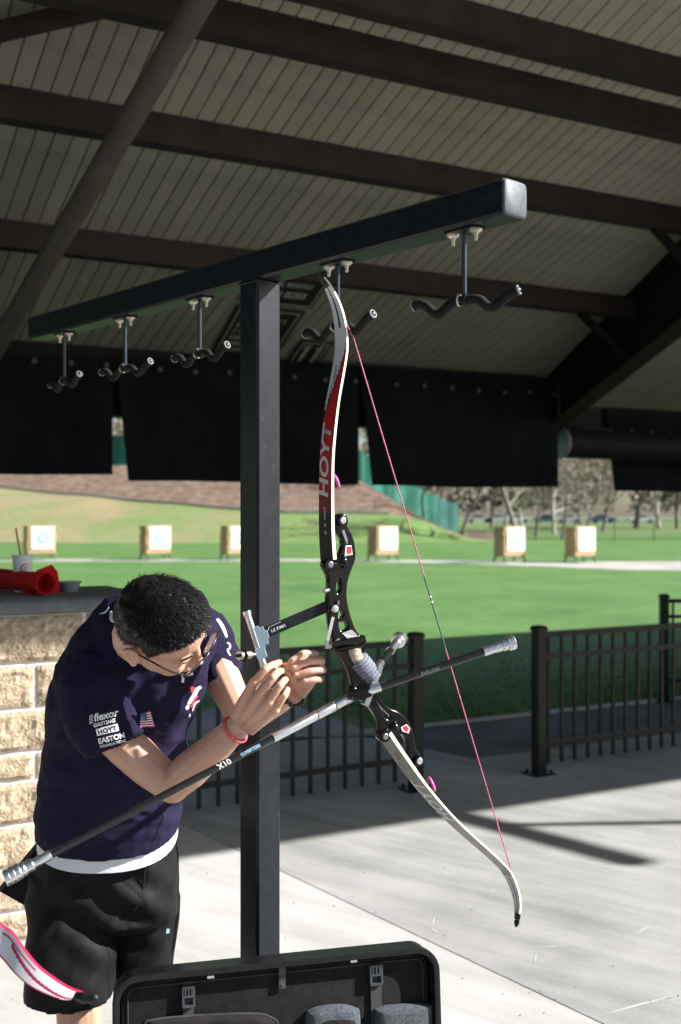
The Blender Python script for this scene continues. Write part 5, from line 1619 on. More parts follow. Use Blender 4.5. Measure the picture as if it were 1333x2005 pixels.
# ---------------------------------------------------------------- shirt
sh_ = MB()
rg = tor_rings(0.006)
inner = [ring(W(c[0], c[1] - 14 + 14 * k, c[2]), px(hw, c[2]) - 0.006, hd - 0.006, ay=Vector(ay).normalized()) for k, (c, hw, hd, ay) in enumerate(TOR[:2])]
sh_.loft(rg)
def sleeve(pts, rad, flat, ins=0.05):
    p = catmull([W(*q) for q in pts], 4); r = interp(rad, 4)
    d = (p[-1] - p[-2]).normalized()
    p2 = p + [p[-1] - d * 0.002, p[-1] - d * ins]
    r2 = r + [r[-1] - 0.007, r[-1] - 0.009]
    rings = []; x = None
    for i, q in enumerate(p2):
        dd = (p[min(i + 1, len(p) - 1)] - p[max(i - 1, 0)]).normalized() if i < len(p) else d
        if x is None: x = Vector((1, 0, 0))
        x = (x - dd * x.dot(dd)).normalized(); y = dd.cross(x)
        rings.append([q + (x * math.cos(a) + y * flat * math.sin(a)) * r2[i] for a in (2 * math.pi * j / 28 for j in range(28))])
    sh_.loft(rings)
sleeve([(212, 1300, 2.62), (194, 1350, 2.60), (202, 1408, 2.585), (227, 1460, 2.575)], [0.078, 0.090, 0.088, 0.080], 0.88)
sleeve([(375, 1232, 2.78), (400, 1243, 2.79), (416, 1285, 2.785), (431, 1328, 2.775)], [0.058, 0.062, 0.060, 0.056], 0.95)
me = fuse(sh_, 0.0045, 6, 0.5)
bm = bmesh.new(); bm.from_mesh(me)
HEM = W(*TOR[0][0]); HEMN = Vector((1, 0, 0)).cross(Vector(TOR[0][3]).normalized()); HEMN = HEMN if HEMN.z > 0 else -HEMN
def ridge(v): return 1 - abs(noise.noise(v)) * 2
bm.normal_update()
pit = W(330, 1400, 2.6)
for v in bm.verts:
    p = v.co; q = p - HO
    z = p.z
    low = sstep(1.20, 0.98, z)
    d1 = Vector((p.x * 5 + p.z * 4, p.y * 5, p.z * 9 - p.x * 6))
    dv = 0.012 * ridge(d1 * 0.9) * 0.7 + 0.004 * noise.noise(p * 22) + 0.004 * ridge(d1 * 2.3)
    d2 = Vector((p.x * 16 + p.z * 3, p.y * 12, p.z * 3.0))
    dv += 0.009 * ridge(d2) * sstep(0.25, 0.02, abs(p.x - pit.x)) * sstep(0.95, 1.25, z)
    d3 = Vector((p.x * 4, p.y * 4, p.z * 26 + p.x * 8))
    dv += 0.010 * (ridge(d3) - 0.4) * low * sstep(-0.60, -0.42, p.x)
    v.co = p + v.normal * (dv - 0.002) * (0.05 + 0.95 * sstep(0.008, 0.05, (p - HEM).dot(HEMN)))
bm.to_mesh(me); bm.free()
me.materials.append(M['shirt'])
for p in me.polygons: p.use_smooth = True
shirt = link('shirt', me, man)
def bvh_of(o):
    bm = bmesh.new(); bm.from_mesh(o.data); t = BVHTree.FromBMesh(bm); bm.free(); return t
BS = bvh_of(shirt)
EYEP = Vector((0, 0, EYE))
def onto(bvh, x, y, off=0.0012):
    """Where the line of sight through (x, y) meets a garment, lifted by off along its normal."""
    d = (W(x, y, 1.0) - EYEP).normalized()
    h_, n_, _, _ = bvh.ray_cast(EYEP, d)
    if h_ is None: return None
    if n_.dot(d) > 0: n_ = -n_
    return h_ + n_ * off
def lay(bvh, verts, faces, m, name, parent, off=0.0012):
    vs = []
    for x, y in verts:
        q = onto(bvh, x, y, off)
        if q is None or q.y > 3.1: q = vs[-1] if vs else W(x, y, 2.6)
        vs.append(q)
    return MB().add(vs, faces).build(name, m, parent)
def lay_text(body, size, cx, cy, ang, m, parent, bvh=None, offset=0.0, shear=0.0, spacing=1.0, off=0.0014, curve=0.0):
    me = text_mesh(body, size, offset, shear, spacing)
    bmx = bmesh.new(); bmx.from_mesh(me)
    bmesh.ops.subdivide_edges(bmx, edges=[e for e in bmx.edges if e.calc_length() > size * 0.3], cuts=1)
    bmesh.ops.triangulate(bmx, faces=bmx.faces); bmx.to_mesh(me); bmx.free()
    ca, sa_ = math.cos(R(ang)), math.sin(R(ang)); last = None
    for v in me.vertices:
        x, y = v.co.x, v.co.y + curve * v.co.x ** 2
        q = onto(bvh or BS, cx + x * ca + y * sa_, cy + x * sa_ - y * ca, off)
        if q is None: q = last or W(cx, cy, 2.5)
        last = q; v.co = q
    me.materials.append(m); return link('lettering', me, parent)
WP = M['white']
A0 = -14
lay_text('flexor', 20, 206, 1401, A0, WP, shirt, offset=0.5, shear=0.25)
lay(BS, [(175 + dx_, 1401 + 3.6 * k - 0.25 * dx_) for k in range(5) for dx_ in (0, 7)] + [(175 + dx_, 1402.8 + 3.6 * k - 0.25 * dx_) for k in range(5) for dx_ in (0, 7)], [(2 * k, 2 * k + 1, 11 + 2 * k, 10 + 2 * k) for k in range(5)], WP, 'print', shirt)
lay_text('GASTING', 10, 203, 1416, A0, WP, shirt, offset=0.35, shear=0.3, spacing=1.05)
bx = []; 
for (x, y) in ((-22, -8.5), (20, -8.5), (22.5, -6), (22.5, 6), (20, 8.5), (-20, 8.5), (-22.5, 6), (-22.5, -6)):
    bx.append((210 + x * math.cos(R(A0)) - y * math.sin(R(A0)), 1428 + x * math.sin(R(A0)) + y * math.cos(R(A0))))
g = [(210 + x * math.cos(R(A0)) - y * math.sin(R(A0)), 1429 + x * math.sin(R(A0)) + y * math.cos(R(A0))) for y in (-7, -2.4, 2.4, 7) for x in [-22 + 44 * i / 12 for i in range(13)]]
lay(BS, g, [(j * 13 + i, j * 13 + i + 1, j * 13 + i + 14, j * 13 + i + 13) for j in range(3) for i in range(12)], WP, 'print', shirt)
lay_text('HOYT', 13, 210, 1430, A0, M['shirt'], shirt, offset=0.45, spacing=1.1, off=0.0026)
lay_text('EASTON', 14, 218, 1446, A0, WP, shirt, offset=0.45, spacing=0.98)
lay_text('FOUNDATIONS', 7, 221, 1456, A0, WP, shirt, offset=0.15, spacing=1.05)
# flag on the chest side of the sleeve
M['flag_red'] = mat('flag red', (0.42, 0.04, 0.07), 0.8); M['flag_blue'] = mat('flag blue', (0.035, 0.09, 0.24), 0.8)
FC = [Vector((273, 1397)), Vector((294, 1391)), Vector((303, 1423)), Vector((274, 1425))]
def fpt(s, t): q = FC[0].lerp(FC[1], s).lerp(FC[3].lerp(FC[2], s), t); return (q.x, q.y)
for k in range(13):
    n = 8
    vs = [fpt(i / n, (k + e) / 13) for e in (0, 1) for i in range(n + 1)]
    lay(BS, vs, [(i, i + 1, n + 2 + i, n + 1 + i) for i in range(n)], M['flag_red'] if k % 2 == 0 else WP, 'flag_stripe', shirt)
vs = [fpt(0.62 * i / 6, 0.54 * j / 6) for j in range(7) for i in range(7)]
lay(BS, vs, [(j * 7 + i, j * 7 + i + 1, j * 7 + i + 8, j * 7 + i + 7) for j in range(6) for i in range(6)], M['flag_blue'], 'flag_canton', shirt, 0.0022)
vs, fs = [], []
for j in range(5):
    for i in range(6):
        s, t = 0.06 + 0.098 * i + (0.02 if j % 2 else 0), 0.06 + 0.1 * j
        a = len(vs); vs += [fpt(s - .018, t), fpt(s, t - .02), fpt(s + .018, t), fpt(s, t + .02)]; fs.append((a, a + 1, a + 2, a + 3))
o = lay(BS, vs, fs, WP, 'flag_stars', shirt, 0.003); o['kind'] = 'stuff'
# chest emblem and collar emblem
def strip(pts, w, m, off=0.0014):
    c = catmull([Vector((x, y, 0)) for x, y in pts], 4); vs = []; 
    for i, p in enumerate(c):
        d = (c[min(i + 1, len(c) - 1)] - c[max(i - 1, 0)]).normalized()
        k = w * (0.55 + 0.45 * math.sin(math.pi * min(1, (i + 1) / len(c))))
        vs += [(p.x - d.y * k, p.y + d.x * k), (p.x + d.y * k, p.y - d.x * k)]
    lay(BS, vs, [(2 * i, 2 * i + 1, 2 * i + 3, 2 * i + 2) for i in range(len(c) - 1)], m, 'emblem', shirt, off)
M['emblem_red'] = mat('emblem red', (0.50, 0.03, 0.06), 0.7)
def blob(poly, m, off=0.0014):
    c = (sum(p[0] for p in poly) / len(poly), sum(p[1] for p in poly) / len(poly))
    lay(BS, [c] + list(poly), [(0, i + 1, (i + 1) % len(poly) + 1) for i in range(len(poly))], m, 'emblem', shirt, off)
blob([(370, 1343), (383, 1346), (379, 1353), (375, 1358), (372, 1350)], M['emblem_red'])
strip([(393, 1344), (385, 1350), (379, 1362), (372, 1372), (368, 1378)], 4.2, WP)
strip([(386, 1362), (378, 1372), (373, 1384)], 2.6, M['emblem_red'], 0.0018)
strip([(389, 1372), (381, 1378), (376, 1392)], 1.6, WP)
blob([(362, 1386), (366, 1379), (370, 1381), (369, 1387), (365, 1390)], WP)
strip([(372, 1396), (369, 1404)], 1.4, WP)
blob([(353, 1320), (358, 1318), (361, 1323), (360, 1336), (355, 1336), (356, 1326)], WP); blob([(362, 1321), (366, 1318), (376, 1314), (378, 1321), (371, 1322), (366, 1324)], WP)
strip([(424, 1212), (432, 1222), (439, 1236), (443, 1248)], 3.2, WP)
strip([(444, 1258), (449, 1262), (449, 1270), (445, 1272), (448, 1280), (451, 1284)], 1.7, WP)
strip([(196, 1202), (203, 1201), (210, 1196), (214, 1189)], 1.4, WP)
# white collar of the undershirt
BB = bvh_of(body)
cpts = []
for x, y in ((219, 1200), (221, 1216), (225, 1235), (232, 1257), (241, 1278), (251, 1296)):
    q = [p for p in (onto(BS, x, y, 0.002), onto(BB, x, y, 0.003)) if p is not None and p.y < 3]
    if q: cpts.append(min(q, key=lambda p: p.y))
for i in range(1, len(cpts)):
    if abs(cpts[i].y - cpts[i - 1].y) > 0.05: cpts[i].y = cpts[i - 1].y - 0.01
mb = MB(); mb.tube(catmull(cpts, 5), 0.0042, 8); mb.build('collar', M['undershirt'], shirt, smooth=60)
# white undershirt hem
rg = []
for k, g_, dz in ((0, -0.008, 0.04), (0, -0.006, 0.0), (0, -0.001, -0.032), (0, -0.004, -0.035), (0, -0.010, 0.0)):
    c, hw, hd, ay = TOR[0]
    w = Vector(ay).normalized()
    rg.append([p + Vector((0, 0, dz )) for i, p in enumerate(ring(W(*c), px(hw, c[2]) + g_, hd + g_, ay=w, n=40))])
mb = MB(); mb.loft(rg, caps=False); mb.build('undershirt_hem', M['undershirt'], man, smooth=60)

# ---------------------------------------------------------------- shorts
sm = MB()
sm.loft([ring(W(212, 1590, 2.835), px(128, 2.84), 0.126, ay=Vector((0, -1, -.25)).normalized()), ring(W(210, 1650, 2.845), px(133, 2.85), 0.135, ay=Vector((0, -1, -.2)).normalized()), ring(W(206, 1730, 2.85), px(144, 2.85), 0.146), ring(W(204, 1785, 2.85), px(142, 2.85), 0.135), ring(W(203, 1810, 2.85), px(120, 2.85), 0.09)])
def leg_short(pts, rad, flat):
    p = catmull([W(*q) for q in pts], 4); r = interp(rad, 4)
    rings = []
    for i, q in enumerate(p): rings.append(ring(q, r[i], r[i] * flat, ay=Vector((0, -1, -0.12)).normalized()))
    e = p[-1]; w8 = Vector((0, -1, -0.12)).normalized(); rings.append(ring(e + Vector((0, 0, 0.004)), r[-1] - 0.017, (r[-1] - 0.017) * flat, ay=w8)); rings.append(ring(e + Vector((0, 0, 0.06)), r[-1] - 0.022, (r[-1] - 0.022) * flat, ay=w8))
    sm.loft(rings)
leg_short([(138, 1700, 2.83), (138, 1790, 2.80), (137, 1870, 2.78), (137, 1942, 2.775)], [0.103, 0.112, 0.112, 0.115], 0.92)
leg_short([(277, 1700, 2.89), (282, 1790, 2.89), (280, 1860, 2.89), (280, 1932, 2.89)], [0.095, 0.090, 0.083, 0.075], 1.1)
me = fuse(sm, 0.0055, 5, 0.5)
bm = bmesh.new(); bm.from_mesh(me); bm.normal_update()
for v in bm.verts:
    p = v.co
    a = Vector((p.x * 3 + p.z * 2, p.y * 4, p.z * 9 - p.x * 7)); c2 = Vector((p.x * 14 - p.z * 4, p.y * 10, p.z * 4))
    k = sstep(0.98, 0.85, p.z)
    dv = 0.008 * (ridge(a) - 0.5) * k + 0.005 * (ridge(c2) - 0.5) * k + 0.003 * noise.noise(p * 14)
    crotch = W(235, 1790, 2.72)
    dd = (p - crotch).length
    dv += 0.008 * math.sin((p.z * 60 + p.x * 45)) * sstep(0.22, 0.04, dd)
    v.co = p + v.normal * dv * sstep(0.47, 0.53, p.z) * (1 if v.normal.z > -0.6 else 0)
bm.to_mesh(me); bm.free()
me.materials.append(M['shorts'])
for p in me.polygons: p.use_smooth = True
shorts = link('shorts', me, man)
BSH = bvh_of(shorts)
# seam of the fly and small logo
cp_ = [onto(BSH, x, y, 0.0006) for x, y in ((284, 1672), (284, 1700), (280, 1740), (268, 1775), (246, 1800))]
cp_ = [p for p in cp_ if p is not None]
M['seam'] = mat('seam thread', (0.008, 0.008, 0.009), 0.8)
if len(cp_) > 2: MB().tube(catmull(cp_, 4), 0.0013, 6).build('seam', M['seam'], shorts)
lay(BSH, [(325, 1818), (331, 1818), (330, 1827), (324, 1828)], [(0, 1, 2, 3)], M['sight_blue'], 'logo', shorts, 0.002)
# black pouch hanging at his back hip
po = thing('hip_pouch', 'black pouch hanging at the back hip of the archer', 'pouch', W(40, 1720, 2.9))
mb = MB()
fr_ = [W(72, 1655, 2.86), W(72, 1780, 2.86), W(53, 1776, 2.86), (W(0, 1746, 2.86)), W(2, 1738, 2.86)]
mb.add(fr_ + [p + Vector((0.03, 0.07, 0)) for p in fr_], [(0, 1, 2, 3, 4), (9, 8, 7, 6, 5)] + [(i, (i + 1) % 5, 5 + (i + 1) % 5, 5 + i) for i in range(5)])
mb.build('pouch_body', M['shorts'], po)
mb = MB(); mb.bar(W(74, 1652, 2.85), W(0, 1741, 2.85), 0.03, 0.010, Vector((0, 0, 1))); mb.build('pouch_rim', M['black_paint'], po)

# ---------------------------------------------------------------- hair
def hairline(f):
    xs_ = [(-0.12, -0.085), (-0.05, -0.072), (-0.028, -0.015), (-0.005, 0.0), (0.008, -0.018), (0.022, -0.022), (0.034, 0.004), (0.058, 0.030), (0.080, 0.052), (0.12, 0.064)]
    for (a, ya), (b_, yb) in zip(xs_, xs_[1:]):
        if f <= b_: return ya + (yb - ya) * max(0, (f - a) / (b_ - a))
    return 0.06
hm = MB(); NU, NV = 72, 40
vs, keep = [], []
for j in range(NV + 1):
    th = math.pi * 0.80 * j / NV
    for i in range(NU):
        a = 2 * math.pi * i / NU
        d = Vector((math.sin(th) * math.cos(a), math.sin(th) * math.sin(a), math.cos(th)))
        top = max(0.0, d.z)
        f, r_, u_ = d.x * 0.099 - 0.004, d.y * 0.078, d.z * 0.092 + 0.012
        k = 1.02 + 0.10 * top + 0.03 * noise.noise(d * 7) + 0.035 * max(0, d.x) * top
        inside = u_ - hairline(f)
        if inside < 0.006: k = min(k, 0.985 + 2.5 * max(-0.01, inside))
        vs.append(H(f * k, r_ * k, (u_ - 0.012) * k + 0.012)); keep.append(inside)
fs = []
for j in range(NV):
    for i in range(NU):
        q = (j * NU + i, j * NU + (i + 1) % NU, (j + 1) * NU + (i + 1) % NU, (j + 1) * NU + i)
        if max(keep[t] for t in q) > -0.002: fs.append(q)
hair = hm.add(vs, fs).build('hair', M['hair'], man, smooth=80)
rng = random.Random(5)
st = MB(); cnt = 0
while cnt < 7500:
    th = math.acos(1 - 1.75 * rng.random()) if rng.random() < 0.999 else 0; a = rng.uniform(0, 2 * math.pi)
    d = Vector((math.sin(th) * math.cos(a), math.sin(th) * math.sin(a), math.cos(th)))
    f, r_, u_ = d.x * 0.099 - 0.004, d.y * 0.078, d.z * 0.092 + 0.012
    ins = u_ - hairline(f)
    if ins < 0.002: continue
    if d.z < 0.3 and rng.random() < 0.6: continue
    cnt += 1
    top = max(0, d.z)
    k = 1.0 + 0.08 * top
    p = H(f * k, r_ * k, (u_ - 0.012) * k + 0.012)
    nrm = (hf * d.x + hr * d.y + hu * d.z)
    flow = (hf * (0.75 * top + (-0.3 if top < 0.2 else 0.1)) + hu * (-0.9 if top < 0.25 else -0.05) + hr * (0.35 * d.y))
    Ln = (0.010 + 0.013 * top) * rng.uniform(.7, 1.25) * (0.5 if ins < 0.012 else 1)
    dirn = (nrm * (0.12 + 0.34 * top) + flow * 0.9 + Vector((rng.gauss(0, .15), rng.gauss(0, .15), rng.gauss(0, .15)))).normalized()
    sd_ = dirn.cross(nrm)
    if sd_.length < 1e-4: sd_ = hr
    sd_.normalize(); w = 0.00075 + 0.0006 * top
    m1 = p + dirn * Ln * 0.55 + nrm * 0.001; tip = p + dirn * Ln + flow * 0.004 - nrm * 0.001
    st.add([p - sd_ * w, p + sd_ * w, m1 + sd_ * w * .8, m1 - sd_ * w * .8, tip], [(0, 1, 2, 3), (3, 2, 4)])
o = st.build('hair_strands', M['hair'], hair); o['kind'] = 'stuff'
# eyebrow strands, eyes, lips
for s in (-1, 1):
    mb = MB(); mb.tube(catmull([H(0.092, s * 0.014, -0.002), H(0.094, s * 0.030, 0.006), H(0.080, s * 0.052, 0.000)], 4), 0.0026, 6, flat=0.6); mb.build('eyebrow', M['hair'], man, smooth=60)
    mb = MB(); mb.ball(H(0.083, s * 0.031, -0.021), 1, 10, sc=(0.009, 0.012, 0.0055), rot=HR); mb.build('eye', M['eye'], man, smooth=80)
mb = MB(); mb.ball(H(0.0965, 0, -0.076), 1, 12, sc=(0.006, 0.021, 0.0045), rot=HR); mb.ball(H(0.0945, 0, -0.083), 1, 12, sc=(0.007, 0.018, 0.0055), rot=HR); mb.build('lips', M['lip'], man, smooth=80)
# glasses
gl = MB()
for s in (-1, 1):
    gl.tube(catmull([H(-0.022, s * 0.084, -0.016), H(0.02, s * 0.083, -0.012), H(0.07, s * 0.078, -0.014), H(0.105, s * 0.066, -0.016)], 4), 0.0021 * HS, 8, flat=1.7)
    loop = [H(0.109, s * 0.064, -0.008), H(0.115, s * 0.040, -0.003), H(0.117, s * 0.014, -0.006), H(0.113, s * 0.010, -0.022), H(0.107, s * 0.022, -0.040), H(0.103, s * 0.046, -0.042), H(0.102, s * 0.064, -0.028), H(0.109, s * 0.064, -0.008)]
    gl.tube(catmull(loop, 4), 0.0019 * HS, 8, caps=False)
gl.tube([H(0.117, -0.013, -0.010), H(0.119, 0, -0.008), H(0.117, 0.013, -0.010)], 0.0018 * HS, 8)
gp_ = gl.build('glasses', M['glasses'], man, smooth=60)
for s in (-1, 1):
    loop = catmull([H(0.108, s * 0.063, -0.009), H(0.114, s * 0.040, -0.004), H(0.116, s * 0.015, -0.007), H(0.112, s * 0.011, -0.022), H(0.106, s * 0.022, -0.039), H(0.102, s * 0.046, -0.041), H(0.101, s * 0.063, -0.028), H(0.108, s * 0.063, -0.009)], 3)[:-1]
    MB().add(loop + [p - hf * 0.0012 for p in loop], [tuple(range(len(loop))), tuple(range(2 * len(loop) - 1, len(loop) - 1, -1))]).build('lens', M['lens'], gp_)
# wristbands
def band(c, ax, r, tube_r, nm, m, parent, squash=1.0):
    fr = frame(ax)
    return MB().tube([c + fr @ Vector((math.cos(a) * r, math.sin(a) * r * squash, 0)) for a in (2 * math.pi * i / 28 for i in range(29))], tube_r, 8, caps=False).build(nm, m, parent, smooth=60)
ax_ = (RW - RE).normalized()
band(RE.lerp(RW, 0.90), ax_, 0.0325, 0.0042, 'wristband', M['pink_band'], man, 1.0)
axl = (LW_ - LE).normalized(); cl = LE.lerp(LW_, 0.97); frl = frame(axl)
mb = MB()
br_root = None
for i in range(17):
    a = 2 * math.pi * i / 17
    o = MB().ball(cl + frl @ Vector((math.cos(a) * 0.034, math.sin(a) * 0.034, 0)), 0.0062, 8).build('bead', M['bead'], br_root or man, smooth=80)
# fingernails of the left hand
M['nail'] = mat('fingernail', (0.62, 0.37, 0.31), 0.25)
for x, y, D in ((572, 1291, 2.5025), (575, 1306, 2.5005), (579, 1320.5, 2.505), (596, 1332, 2.511)):
    MB().ball(W(x, y, D), 1, 8, sc=(0.0062, 0.0022, 0.0042)).build('fingernail', M['nail'], body, smooth=80)
M['orange'] = mat('orange fibre', (0.85, 0.16, 0.03), 0.4)
mb = MB(); mb.tube([W(526, 1301, 2.49), W(562, 1300, 2.50)], 0.0013, 8); mb.build('fibre_pin', M['orange'], bow)
# ================================================================ OPEN BOW CASE
M['case_shell'] = mat('black case shell', (0.008, 0.0085, 0.009), 0.35, var=0.3, scale=40, spec=0.3)
M['lining'] = mat('black case lining', (0.020, 0.018, 0.0185), 0.95, spec=0.1, var=0.2, scale=30, bump=0.35, bscale=500)
M['webbing'] = mat('black webbing', (0.03, 0.033, 0.033), 0.7, bump=0.5, bscale=900)
M['buckle'] = mat('dark grey buckle', (0.045, 0.05, 0.055), 0.4)
M['mesh_pocket'] = mat('grey mesh pocket', (0.085, 0.095, 0.108), 0.85, spec=0.15, var=0.35, scale=160, bump=0.5, bscale=900)
cl0, cl1 = W(236, 1930, 2.40), W(846, 1872, 2.575)
e1 = Vector((cl1.x - cl0.x, cl1.y - cl0.y, 0)).normalized()
e2 = Vector((-e1.y * 0.10, e1.x * 0.10, 1)).normalized()
e3 = e1.cross(e2)                                   # towards the camera
if e3.y > 0: e3 = -e3
cw = (Vector((cl1.x, cl1.y, 0)) - Vector((cl0.x, cl0.y, 0))).length
org = Vector((cl0.x, cl0.y, 0)) - e1 * 0.012
ZT = 0.641; ZB = 0.13
case = thing('bow_case', 'open black bow case with straps and mesh pockets in its raised lid', 'case', org + e1 * cw / 2)
Wc = cw + 0.046
def LQ(a, z, off=0.0):
    """a metres along the lid, height z, off towards the camera."""
    return org + e1 * a + e2 * (z / e2.z) + e3 * off
def rrect(a0, a1, z0, z1, rad, n=7):
    out = []
    for (ca, cz, s) in ((a1 - rad, z1 - rad, 0), (a0 + rad, z1 - rad, 1), (a0 + rad, z0 + rad, 2), (a1 - rad, z0 + rad, 3)):
        for i in range(n + 1):
            t = math.pi / 2 * (s + i / n); out.append((ca + rad * math.cos(t), cz + rad * math.sin(t)))
    return out
def lid_ring(ins, off, rad=0.055):
    return [LQ(a, z, off) for a, z in rrect(ins, Wc - ins, ZB + ins, ZT - ins, max(0.01, rad - ins))]
mb = MB()
mb.loft([lid_ring(0.020, -0.085), lid_ring(0.004, -0.08), lid_ring(0.0, -0.07), lid_ring(0.0, -0.012), lid_ring(-0.004, -0.008), lid_ring(-0.004, 0.004), lid_ring(0.003, 0.006), lid_ring(0.010, 0.004), lid_ring(0.013, -0.004), lid_ring(0.013, -0.062)], caps=True)
mb.build('lid', M['case_shell'], case, smooth=50)
mb = MB(); mb.loft([lid_ring(0.0135, -0.055), lid_ring(0.018, -0.028, 0.05), lid_ring(0.024, -0.026, 0.05)], caps=True); lin = mb.build('lining', M['lining'], case, smooth=40)
mb = MB(); mb.tube([p for p in lid_ring(0.031, -0.025, 0.05)] + [lid_ring(0.031, -0.025, 0.05)[0]], 0.0022, 6); mb.build('piping', M['webbing'], lin, smooth=60)
# base tray on the ground in front of the lid
mb = MB()
def tray_ring(ins, z): return [org + e1 * a + e3 * (d - 0.08) + Vector((0, 0, z)) for a, d in rrect(ins, Wc - ins, ins, 0.52 - ins, max(0.01, 0.05 - ins))]
mb.loft([tray_ring(0.02, 0.0), tray_ring(0.0, 0.02), tray_ring(0.0, 0.118), tray_ring(0.012, 0.12), tray_ring(0.014, 0.03)]); mb.build('base', M['case_shell'], case, smooth=50)
mb = MB(); mb.tube([LQ(0.03, ZB - 0.006, -0.085), LQ(Wc - 0.03, ZB - 0.006, -0.085)], 0.006, 10); mb.build('hinge', M['case_shell'], case)
def lpx(x, y):
    """a, z on the lid's lining seen at photograph pixel (x, y)."""
    o0 = LQ(0, ZB, -0.024); r = W(x, y, 1.0) - Vector((0, 0, EYE)); e = Vector((0, 0, EYE))
    t = (o0 - e).dot(e3) / r.dot(e3); q = e + r * t - org
    z = q.z; return ((q - e2 * (z / e2.z)).dot(e1), z)
frm = Matrix((e1, e2, e3)).transposed()
def strap(x, ytop, ybuck, ybot, wpx, full=True):
    a, z = lpx(x, ytop); a2, zb = lpx(x, ybuck); _, z2 = lpx(x, ybot)
    w = wpx * 2.5 / F
    s = MB(); s.box(LQ(a, (z + z2) / 2, -0.021), (w, abs(z - z2), 0.0025), frm)
    root = s.build('strap', M['webbing'], case)
    m2 = MB()
    h = 0.030
    for q in ((-0.42, 0), (0.42, 0)): m2.box(LQ(a + q[0] * w * 1.2, zb, -0.016), (w * 0.20, h * 1.5, 0.007), frm)
    for dz in (-0.022, 0.0, 0.020): m2.box(LQ(a, zb + dz, -0.0155), (w * 1.15, 0.0055, 0.0075), frm)
    m2.box(LQ(a, zb + 0.011, -0.014), (w * 0.14, 0.018, 0.006), frm); m2.box(LQ(a - w * 0.3, zb + 0.011, -0.014), (w * 0.12, 0.018, 0.006), frm); m2.box(LQ(a + w * 0.3, zb + 0.011, -0.014), (w * 0.12, 0.018, 0.006), frm)
    m2.build('buckle', M['buckle'], root)
strap(368, 1918, 1946, 2080, 21)
strap(734, 1884, 1904, 2070, 23)
a, z = lpx(551, 1898)
mb = MB(); mb.box(LQ(a, z - 0.014, -0.018), (0.016, 0.05, 0.004), frm); mb.box(LQ(a, z - 0.014, -0.0155), (0.009, 0.006, 0.003), frm); mb.lathe([(0, 0), (0.004, 0), (0.003, 0.002), (0, 0.002)], LQ(a, z - 0.032, -0.016), e3, 10); mb.build('latch_tab', M['buckle'], case)
for x, y in ((411, 1911), (690, 1880)):
    a, z = lpx(x, y); mb = MB(); mb.box(LQ(a, z + 0.004, -0.012), (0.016, 0.006, 0.005), frm); mb.build('clip', M['silver'], case)
# pockets
def pocket(poly, m, bulge, name, piping=True):
    pts = catmull([Vector((*lpx(*p), 0)) for p in poly], 4)
    c = sum(pts, Vector()) / len(pts); rings = []
    for k, o in ((1.0, -0.023), (0.985, -0.016), (0.93, -0.012 + bulge * .5), (0.7, -0.010 + bulge), (0.35, -0.010 + bulge * 1.1)):
        rings.append([LQ(c.x + (p.x - c.x) * k, c.y + (p.y - c.y) * k, o + 0.0025 * noise.noise(Vector((p.x * 40, p.y * 40, k * 5)))) for p in pts])
    mb = MB(); mb.loft(rings); o = mb.build(name, m, case, smooth=60)
    if piping:
        MB().tube([LQ(p.x, p.y, -0.015) for p in pts], 0.0026, 6).build('piping', M['webbing'], o, smooth=60)
    return o
pocket([(270, 2075), (280, 2005), (300, 1992), (350, 1986), (420, 1982), (500, 1980), (530, 1988), (544, 2005), (548, 2075)], M['lining'], 0.010, 'pocket')
pocket([(594, 2075), (597, 1990), (606, 1974), (630, 1966), (668, 1963), (696, 1970), (704, 1984), (706, 2075)], M['mesh_pocket'], 0.012, 'mesh_pocket', False)
pocket([(730, 2075), (731, 1985), (736, 1970), (780, 1963), (838, 1961), (845, 1970), (846, 2075)], M['mesh_pocket'], 0.010, 'mesh_pocket', False)
pocket([(610, 2075), (613, 1998), (622, 1986), (650, 1982), (690, 1984), (700, 1998), (701, 2075)], M['lining'], 0.016, 'pocket', False)
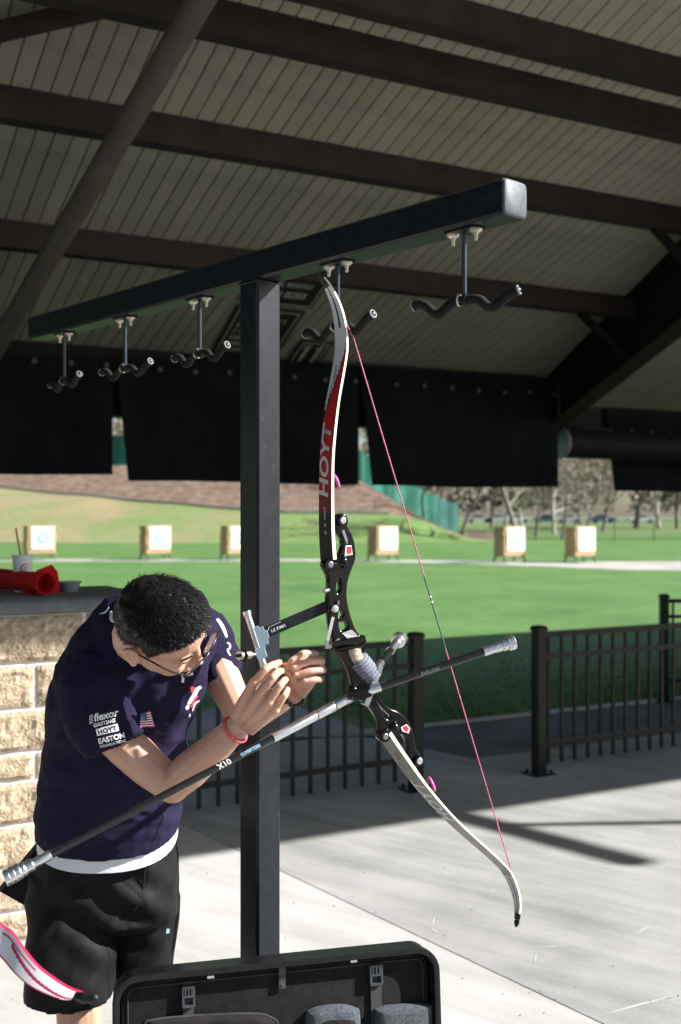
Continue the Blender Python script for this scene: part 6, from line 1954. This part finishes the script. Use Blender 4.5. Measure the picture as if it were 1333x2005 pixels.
# a slim white peg beside the case
# ================================================================ LIMB OF ANOTHER BOW, LOWER LEFT
M['limb_white'] = mat('glossy white limb', (0.72, 0.70, 0.71), 0.25, coat=0.5)
M['limb_rose'] = mat('crimson limb stripe', (0.40, 0.02, 0.07), 0.3, coat=0.4)
lb = thing('bow_limb', 'white bow limb with crimson stripes and a black tip at the lower left', 'bow limb', W(80, 1900, 1.95))
top = [(-150, 1690), (-60, 1745), (0, 1812), (22, 1828), (46, 1862), (72, 1893), (104, 1918), (135, 1937), (160, 1946)]
bot = [(-190, 1735), (-105, 1800), (-25, 1852), (4, 1878), (28, 1906), (56, 1930), (88, 1946), (122, 1957), (156, 1957)]
DL = [2.10, 2.05, 2.0, 1.985, 1.965, 1.95, 1.94, 1.93, 1.925]
NL = 16
Tp = catmull([W(x, y, d) for (x, y), d in zip(top, DL)], NL); Bp = catmull([W(x, y, d - 0.012) for (x, y), d in zip(bot, DL)], NL)
K = 28; vs, fs, ms = [], [], []
off = Vector((0.0015, 0.006, 0.002))
for p, q in zip(Tp, Bp):
    vs += [p.lerp(q, k / K) for k in range(K + 1)] + [q.lerp(p, k / K) + off for k in range(K + 1)]
m_ = 2 * K + 2
for i in range(len(Tp) - 1):
    for k in range(m_):
        j = (k + 1) % m_; fs.append((i * m_ + k, i * m_ + j, (i + 1) * m_ + j, (i + 1) * m_ + k))
        t = i / (len(Tp) - 1)
        mm = 0
        if k in (K, m_ - 1): mm = 1
        elif k < K:
            s = k / K
            if t > 0.93: mm = 2
            else:
                c = 0.30 + 0.55 * max(0, t - 0.42) / 0.5
                if abs(s - c) < 0.09 and t > 0.40: mm = 1
                if s > 0.90 and t < 0.85: mm = 1
                if t < 0.62 and abs(s - 0.16) < 0.05 and t > 0.28: mm = 1
        ms.append(mm)
fs.append(tuple(range(m_ - 1, -1, -1))); ms.append(2); fs.append(tuple(range((len(Tp) - 1) * m_, len(Tp) * m_))); ms.append(2)
mb = MB(); mb.v = [tuple(v) for v in vs]; mb.f = fs; mb.m = ms
mb.build('limb_face', [M['limb_white'], M['limb_rose'], M['limb_black']], lb, smooth=35)
mb = MB(); tp = catmull([W(150, 1951, 1.925), W(164, 1954, 1.92), W(174, 1955, 1.918), W(184, 1957, 1.916), W(191, 1959, 1.915)], 3)
mb.tube(tp, interp([0.008, 0.0105, 0.0085, 0.0105, 0.006], 3), 12, flat=0.6); mb.build('limb_tip', M['limb_black'], lb, smooth=60)
